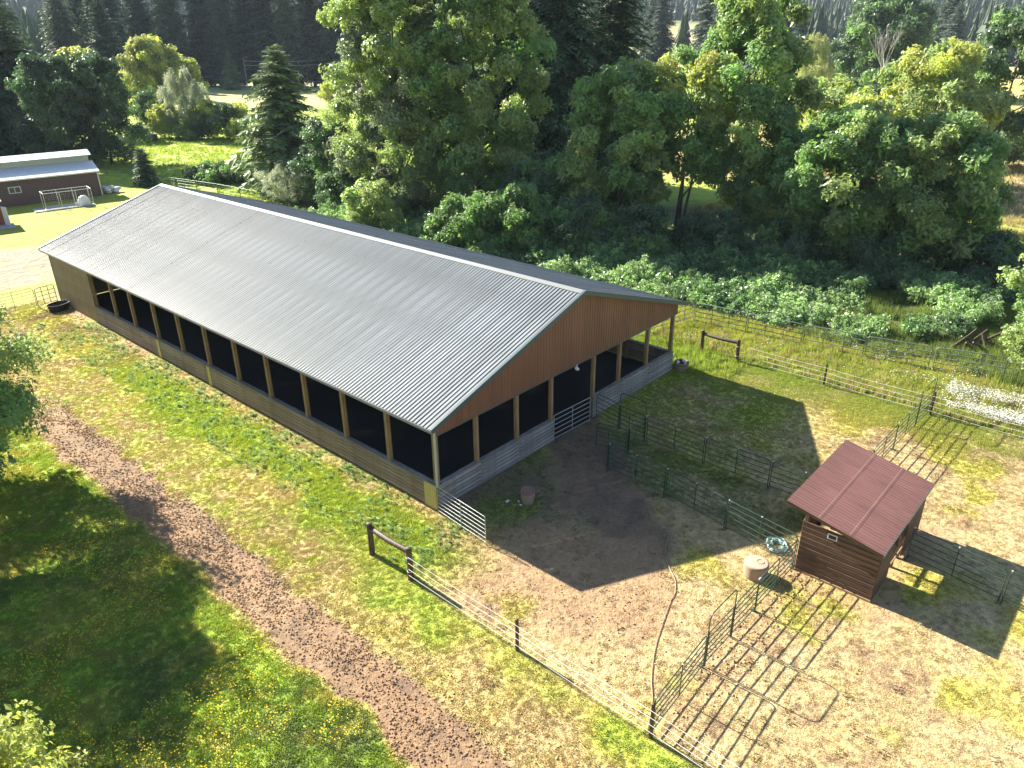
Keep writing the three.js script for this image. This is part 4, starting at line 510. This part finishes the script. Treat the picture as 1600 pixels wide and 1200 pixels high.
// --- far row of tall dark conifers
const farRow = [[79.6, -250, 31, 6, 1], [88, -238, 35, 8, 0], [73, -203, 24, 5.5, 2], [104, -276, 38, 6.4, 0], [112, -268, 40, 6.4, 0], [117, -258, 36, 6, 1], [122, -266, 42, 6.5, 0], [127, -254, 38, 6.4, 0], [131, -247, 41, 6, 1], [136, -240, 36, 6.4, 0], [139, -233, 42, 6, 0], [143, -226, 38, 5.6, 1], [147, -219, 41, 6.2, 0], [151, -212, 36, 6, 0], [156, -206, 40, 6, 1], [160, -198, 38, 6, 0], [98, -284, 36, 7, 0], [66, -262, 32, 7, 0], [52, -240, 30, 7, 0], [166, -190, 36, 6, 0]];
const rowNames = ['first', 'second', 'third', 'fourth', 'fifth', 'sixth', 'seventh', 'eighth', 'ninth', 'tenth', 'eleventh', 'twelfth', 'thirteenth', 'fourteenth', 'fifteenth', 'sixteenth', 'seventeenth', 'eighteenth', 'nineteenth', 'twentieth'];
const order = farRow.map((f, i) => [Math.atan2(f[0] + 17, -(f[1] - 19.5)), i]).sort((a, b) => a[0] - b[0]);
order.forEach(([, i], k) => { const [x, z, h, r, v] = farRow[i]; conifer('tall_conifer', `${rowNames[k]} from left of the tall blue dark conifers at the far upper left`, x, z, h * 1.1, r * 1.2, { col: v === 1 ? LEAF.cedar : LEAF.blue, alt: LEAF.cedar, bg: v === 1 ? 2 : 1, dens: 1.55, pw: v === 1 ? 0.5 : 0.62, group: 'far row of tall conifers' }); });
// --- upper right distance
broadleaf('maple', 'large dark maple behind the bare dead tree, upper right', 212, -52, 25, 12.5, { col: LEAF.dark, alt: LEAF.mid, lobes: 44, per: 70, size: 2.2, cb: 0.05 }); broadleaf('birch', 'weeping yellow green birch at upper right', 200, -66, 15.4, 6.2, { col: [0.32, 0.36, 0.11], lobes: 24, per: 60, size: 1.5, sp: 3, weep: 1 });
conifer('fir_tree', 'dark fir left of the weeping birch', 262, -108, 34, 8.5, { col: LEAF.blue, dens: 1.1 }); conifer('fir_tree', 'second dark fir left of the weeping birch', 250, -92, 26, 7, { col: LEAF.blue, dens: 1.1 }); conifer('fir_tree', 'blue hazy fir behind the tallest alder', 275, -160, 38, 9, { col: LEAF.blue, dens: 1.1 }); conifer('fir_tree', 'blue hazy fir at top centre right', 300, -180, 36, 9, { col: LEAF.blue, dens: 1.1 }); [[268, -128, 36, 10], [285, -125, 38, 10], [300, -152, 38, 10], [318, -128, 36, 10], [262, -178, 34, 9], [290, -118, 36, 9], [330, -100, 34, 10], [340, -70, 30, 9], [330, -30, 30, 9], [320, -8, 32, 10]].sort((a, b) => a[1] / a[0] - b[1] / b[0]).forEach(([x, z, h, r], k) => conifer('tall_conifer', `${rowNames[k]} from left of the hazy conifers along the far right field`, x, z, h, r, { col: LEAF.blue, alt: LEAF.cedar, dens: 1.5, pw: 0.65, group: 'hazy conifers along the far right field' }));
[[30, -190, 28, 8], [42, -215, 32, 9], [20, -150, 26, 7.5], [56, -225, 33, 8.5], [4, -125, 22, 7]].forEach(([x, z, h, r], k) => conifer('fir_tree', `${['third', 'second', 'fifth', 'first', 'sixth'][k]} nearest of the dark firs crowding behind the left-hand maples`, x, z, h, r, { dens: 1.5, alt: LEAF.firLight, pw: 0.7 }));
conifer('fir_tree', 'hazy fir between the dark maple and the right corner', 310, -60, 26, 8, { col: LEAF.blue, dens: 1.0 });
[['dark bush row, left part, below the weeping birch', 150, -52, 7, 5], ['dark bush row, right part, below the bare dead tree', 165, -38, 8, 6], ['bushy tree left of the weeping birch, low', 140, -58, 9, 6]].forEach(([l, x, z, h, r]) => broadleaf('bushy_tree', l, x, z, h, r, { col: LEAF.dark, alt: LEAF.mid, lobes: 18, per: 50, size: 1.5, cb: 0.05, group: 'bushy trees in the upper right' }));
{ seed = 77; const t = thing('dead_tree', 'bare pale dead tree in front of the large dark maple', 'tree', 196, 0, -46.5), b = []; const grow = (p, d, l, r, n) => { const e = p.clone().add(d.clone().multiplyScalar(l)); b.push(taperTube([p, e], [r, r * 0.65], 5)); if (n > 0) for (let i = 0; i < 3; i++) { const nd = d.clone().add(V(rr(-0.5, 0.5), rr(0.05, 0.5), rr(-0.5, 0.5))).normalize(); grow(e, nd, l * rr(0.6, 0.85), r * 0.6, n - 1); } }; part(t, 'trunk', taperTube([V(0, -0.2, 0), V(0.2, 3, 0)], [0.4, 0.3], 7), M.deadBark); for (const s of [-1, 0.2, 1]) grow(V(0.15, 2.6, 0), V(s * 0.28, 1, rr(-0.2, 0.2)).normalize(), 5.2, 0.24, 3); part(t, 'branches', mergeGeometries(b), M.deadBark); }
// --- left edge trees, whose shade falls over the lower left lawn
broadleaf('orchard_tree', 'leafy tree reaching in at the left frame edge over the track', -13.2, -17.4, 11.0, 4.8, { col: LEAF.light, alt: LEAF.mid, lobes: 44, per: 100, sp: 2, size: 0.7, gloss: true, cb: 0.14 });
broadleaf('orchard_tree', 'bright leafy treetop poking in at the bottom left corner', -17.0, 5.9, 6.35, 2.2, { col: LEAF.yellow, alt: LEAF.light, lobes: 20, per: 85, sp: 2, size: 0.55, gloss: true });
broadleaf('orchard_tree', 'tree outside the left frame edge shading the lower left lawn', -16.2, -11.4, 9.6, 4.8, { col: LEAF.mid, lobes: 26, per: 62, sp: 2, size: 0.8, cb: 0.2 });

console.log('trees done');
// ------------------------------------------------------------------ the far wooded hills
{
  const pos = []; seed = 4; for (let k = 0; k < 7; k++) { const y0 = k / 7 * 0.95, r0 = 0.2 * (1 - k / 7.6), y1 = y0 + 0.26; for (let i = 0; i < 7; i++) { const a = (i + rr(-0.2, 0.2)) / 7 * 6.283, b = (i + 1 + rr(-0.2, 0.2)) / 7 * 6.283, ra = r0 * rr(0.75, 1.2), rb = r0 * rr(0.75, 1.2); pos.push(Math.cos(a) * ra, y0, Math.sin(a) * ra, Math.cos(b) * rb, y0 - 0.02, Math.sin(b) * rb, 0, y1, 0); } }
  const g = new THREE.BufferGeometry(); g.setAttribute('position', new THREE.Float32BufferAttribute(pos, 3)); g.computeVertexNormals();
  seed = 31; const items = []; for (let i = 0; i < 9000; i++) { const a = rr(-0.45, 1.65), d = lerp(900, 1900, Math.pow(rnd(), 1.4)), x = d * Math.cos(a), z = -d * Math.sin(a); const w = fbm(x * 0.006, z * 0.006, 4) - 0.5; if (d + w * 260 < 915) continue;  const h = rr(18, 30), b = rr(0.7, 1.3); q2.setFromAxisAngle(UP, rr(0, 6.28)); items.push({ p: V(x, landY(x, z) - 0.5, z), q: q2.clone(), s: V(h * 1.1, h, h * 1.1), c: [0.03 * b, 0.06 * b, 0.03 * b] }); }
  for (let i = 0; i < 9000; i++) { const a = rr(-0.45, 1.65), d = rr(400, 920), x = d * Math.cos(a), z = -d * Math.sin(a); if (fbm(x * 0.007 + 3, z * 0.007, 3) < 0.53 - (a > 0.75 ? 0.06 : 0)) continue; const h = rr(14, 27), b = rr(0.7, 1.4); q2.setFromAxisAngle(UP, rr(0, 6.28)); items.push({ p: V(x, landY(x, z) - 0.5, z), q: q2.clone(), s: V(h * 1.2, h, h * 1.2), c: [0.04 * b, 0.075 * b, 0.035 * b] }); }
  const im = instanced(scene, 'hill_forest', g, M.needle, items); tag(im, 'distant conifer forest covering the hazy hills at the top edge', 'forest', null, 'stuff');
}
// ------------------------------------------------------------------ ground cover
function blades(n, s0, wide = 0.16, lean = 0.6) { seed = 300 + s0; const pos = []; for (let i = 0; i < n; i++) { const a = rr(0, 6.283), rad = Math.sqrt(rnd()) * 1.0, bx = Math.cos(a) * rad, bz = Math.sin(a) * rad, h = rr(0.5, 1.15), la = rr(0, 6.283), lx = Math.cos(la) * lean * h * rnd(), lz = Math.sin(la) * lean * h * rnd(), w = wide * rr(0.6, 1.2), wa = rr(0, 6.283), wx = Math.cos(wa) * w, wz = Math.sin(wa) * w; pos.push(bx - wx, -0.05, bz - wz, bx + wx, -0.05, bz + wz, bx + lx, h, bz + lz); } const g = new THREE.BufferGeometry(); g.setAttribute('position', new THREE.Float32BufferAttribute(pos, 3)); g.computeVertexNormals(); return g; }
const inBarn = (x, z) => x > -0.06 && x < W + 0.06 && z < 0.06 && z > -L - 0.1, inShed = (x, z) => x > 5.9 && x < 11.25 && z > 12.45 && z < 15.2;
{
  const G = blades(16, 1), lists = []; seed = 808;
  const items = []; const area = (x0, x1, z0, z1, dens) => { const n = Math.round((x1 - x0) * (z1 - z0) * dens); for (let i = 0; i < n; i++) { const x = rr(x0, x1), z = rr(z0, z1); if (inBarn(x, z) || inShed(x, z)) continue; const [c, cov, bh] = surface(x, z); if (rnd() > cov) continue; const clump = 0.55 + 0.9 * fbm(x * 2.3, z * 2.3, 2), big = rnd() < 0.014, h = big ? rr(0.07, 0.14) : bh * rr(0.5, 1.1) * clump * 0.85, r = big ? rr(0.12, 0.2) : rr(0.05, 0.11) * (1 + bh * 2.5); const b = rr(0.9, 1.22); q2.setFromAxisAngle(UP, rr(0, 6.283)); items.push({ p: V(x, 0.0, z), q: q2.clone(), s: V(r, h, r), c: [c[0] * b * rr(0.9, 1.12), c[1] * b, c[2] * b * rr(0.8, 1.2)] }); } };
  area(-17.5, 23, -6, 23, 150); area(-17.5, 0, -42, -6, 110); area(18.3, 31, -20, 20, 110);
  tag(instanced(scene, 'grass', G, M.blade, items), 'short dry and green grass covering the yard and paddocks', 'grass', null, 'stuff'); console.log('grass', items.length);
  // tall meadow grass along the fence and in the shaded clearing
  const tall = []; seed = 909; const T = blades(14, 2, 0.09, 0.9); const tallArea = (x0, x1, z0, z1, n, h0, h1, cols) => { for (let i = 0; i < n; i++) { const x = rr(x0, x1), z = rr(z0, z1), k = fbm(x * 0.6, z * 0.6, 3); if (k < 0.34) continue; if (inBarn(x, z)) continue; const c = cols[Math.floor(rnd() * cols.length)], b = rr(0.7, 1.3), h = rr(h0, h1) * (0.4 + k * 1.2), r = rr(0.12, 0.24); q2.setFromAxisAngle(UP, rr(0, 6.28)); tall.push({ p: V(x, 0, z), q: q2.clone(), s: V(r, h, r), c: c.map(v => v * b) }); } };
  tallArea(22.2, 30, -4, 19, 9000, 0.18, 0.46, [C.lush, C.yg, C.meadow, C.straw]); tallArea(28, 42, 3, 16, 9000, 0.3, 0.75, [C.lush, C.green, C.green]); tallArea(18.6, 22, -12, 3, 1500, 0.2, 0.4, [C.meadow, C.lush]); tallArea(27, 60, -130, -58, 12000, 0.15, 0.45, [C.meadow, C.lush, C.meadow]); tallArea(55, 110, -20, 15, 9000, 0.3, 0.7, [C.yg, C.straw, C.tan]);
  tag(instanced(scene, 'meadow_grass', T, M.blade, tall), 'tall yellow green meadow grass along the fences and fields', 'grass', null, 'stuff');
  // daisies
  const pet = []; for (let i = 0; i < 7; i++) { const a = i / 7 * 6.283, b = (i + 0.8) / 7 * 6.283; pet.push(0, 0, 0, Math.cos(a), 0.12, Math.sin(a), Math.cos(b), 0.12, Math.sin(b)); } const pg = new THREE.BufferGeometry(); pg.setAttribute('position', new THREE.Float32BufferAttribute(pet, 3)); pg.computeVertexNormals();
  const dz = []; seed = 616; for (let i = 0; i < 16000; i++) { const big = rnd() < 0.7, z = big ? rr(12.6, 21) : rr(-2, 20), x = big ? 22.8 + 3.4 * Math.pow(rnd(), 1.4) : rr(22.3, 29); if (fbm(x * 0.9, z * 0.9, 3) + rr(-0.12, 0.12) < (big ? 0.46 : 0.62)) continue; q2.setFromEuler(new THREE.Euler(rr(-0.6, 0.6), rr(0, 6), rr(-0.6, 0.6))); const s = rr(0.018, 0.034); dz.push({ p: V(x, rr(0.3, 0.62), z), q: q2.clone(), s: V(s, s, s), c: [0.68, 0.68, 0.66] }); }
  tag(instanced(scene, 'daisies', pg, M.petal, dz), 'drift of white daisies along the right-hand wire fence', 'flowers', null, 'stuff');
  const bt = []; seed = 717; for (let i = 0; i < 22000; i++) { const x = rr(-17.5, -8.3), z = rr(-20, 12); if (x > -8.6 + 0.9 * (fbm(x * 0.5 + 3, z * 0.5, 3) - 0.5)) continue; const k = fbm(x * 0.55 + 9, z * 0.55, 3) + (z > 3 ? 0.08 : 0); if (k < 0.5) continue; q2.setFromEuler(new THREE.Euler(rr(-0.5, 0.5), rr(0, 6), rr(-0.5, 0.5))); const s = rr(0.014, 0.026); bt.push({ p: V(x, rr(0.1, 0.2), z), q: q2.clone(), s: V(s, s, s), c: [0.75, 0.55, 0.02] }); }
  tag(instanced(scene, 'buttercups', pg, M.petal, bt), 'yellow buttercups sprinkled through the lower left lawn', 'flowers', null, 'stuff');
  // soil clods on the track, path and bare ground
  const cg = new THREE.IcosahedronGeometry(1, 0); { const p = cg.attributes.position; for (let i = 0; i < p.count; i++) { const k = 0.75 + 0.5 * hash(Math.round(p.getX(i) * 50), Math.round(p.getY(i) * 50 + p.getZ(i) * 90)); p.setXYZ(i, p.getX(i) * k, p.getY(i) * k * 0.7, p.getZ(i) * k); } cg.computeVertexNormals(); }
  const cl = []; seed = 515; const clods = (x0, x1, z0, z1, n, smax) => { for (let i = 0; i < n; i++) { const x = rr(x0, x1), z = rr(z0, z1); if (inBarn(x, z) || inShed(x, z)) continue; const [c, cov] = surface(x, z); if (rnd() < cov * 1.1) continue; if (rnd() > 1.9 * Math.pow(fbm(x * 1.6, z * 0.8, 3), 1.5)) continue; const s = smax * Math.pow(rnd(), 3) + 0.006, b = rr(0.95, 1.4); q2.setFromEuler(new THREE.Euler(rr(0, 6), rr(0, 6), rr(0, 6))); cl.push({ p: V(x, s * 0.25, z), q: q2.clone(), s: V(s * 1.3, s * 0.8, s * 1.3), c: c.map(v => v * b) }); } };
  clods(-9, -5.4, -25, 13, 70000, 0.032); clods(-3.6, 10.5, 0.2, 12.3, 16000, 0.028); clods(-6, 0, -40, -22, 6000, 0.035); clods(-3, 6, 11.8, 13.6, 2500, 0.04);
  tag(instanced(scene, 'soil_clods', cg, std({ color: 0xffffff, roughness: 1 }), cl), 'loose brown soil clods on the ploughed track and bare yard', 'soil', null, 'stuff');
  // brambles: mounds of leafy canes over the bank behind the barn
  const br = []; seed = 414; const mound = (x, z) => 0.2 + 2.2 * Math.pow(fbm(x * 0.3 + 8, z * 0.3, 3), 1.8) + 1.1 * Math.pow(vn(x * 0.75, z * 0.75), 2);
  for (let i = 0; i < 30000; i++) { const z = rr(-46, 15), x = rr(20.5, 46); const edge = 28.0 + Math.max(0, z + 3) * 0.17 + (z < -8 ? Math.min(5, (-8 - z) * 0.25) * -1 : 0) + 1.6 * (fbm(z * 0.5, 3.3, 2) - 0.5), far = lerp(38, 45, clamp((z + 30) / 30)); if (x < edge || x > far) continue; if (z > 4 && x > 29 && fbm(x * 0.3, z * 0.3 + 5, 2) < 0.6) continue; const k = sm(edge, edge + 1.6, x), h = mound(x, z) * (0.35 + 0.65 * k), d = dirRand(); d.y = Math.abs(d.y); qq.setFromUnitVectors(UP, V(d.x, d.y + 0.4, d.z).normalize()); q2.setFromAxisAngle(UP, rr(0, 6.28)); const tone = 0.75 + 0.6 * fbm(x * 0.35, z * 0.35 + 60, 3), b = tone * rr(0.55, 1.5), c0 = fbm(x * 0.3 + 20, z * 0.3, 2) > 0.5 ? [0.22, 0.35, 0.11] : [0.12, 0.23, 0.06]; const s = rnd() < 0.2 ? rr(0.8, 1.1) : rr(0.35, 0.7); br.push({ p: V(x, h * Math.pow(rnd(), 0.35), z), q: qq.clone().multiply(q2), s: V(s, s, s), c: c0.map(v => v * b) }); }
  tag(instanced(scene, 'bramble_thicket', SPR[4], M.glossLeaf, br), 'tangled green bramble bank between the barn and the trees', 'brambles', null, 'stuff');
  // broad-leaved weeds close to the barn wall and in the green band
  const wd = []; seed = 313; for (let i = 0; i < 2600; i++) { const z = rr(-34, 2.2), x = -0.25 - 3.2 * Math.pow(rnd(), 1.3); if (fbm(x * 0.9 + 3, z * 0.9, 2) < 0.47) continue; const s = rr(0.1, 0.24), b = rr(0.8, 1.3), c0 = rnd() < 0.05 ? LEAF.silver : rnd() < 0.5 ? LEAF.mid : LEAF.light; qq.setFromUnitVectors(UP, V(rr(-0.5, 0.5), 1, rr(-0.5, 0.5)).normalize()); wd.push({ p: V(x, s * 0.25, z), q: qq.clone(), s: V(s * 1.2, s * 0.7, s * 1.2), c: c0.map(v => v * b) }); }
  tag(instanced(scene, 'weeds', SPR[4], M.blade, wd), 'low broad-leaved weeds along the foot of the barn wall', 'weeds', null, 'stuff');
}

// ------------------------------------------------------------------ render
const renderer = new THREE.WebGLRenderer({ antialias: true });
renderer.setSize(1024, 768);
renderer.shadowMap.enabled = true;
renderer.toneMapping = THREE.LinearToneMapping;
renderer.toneMappingExposure = EXPOSURE;
renderer.render(scene, camera);
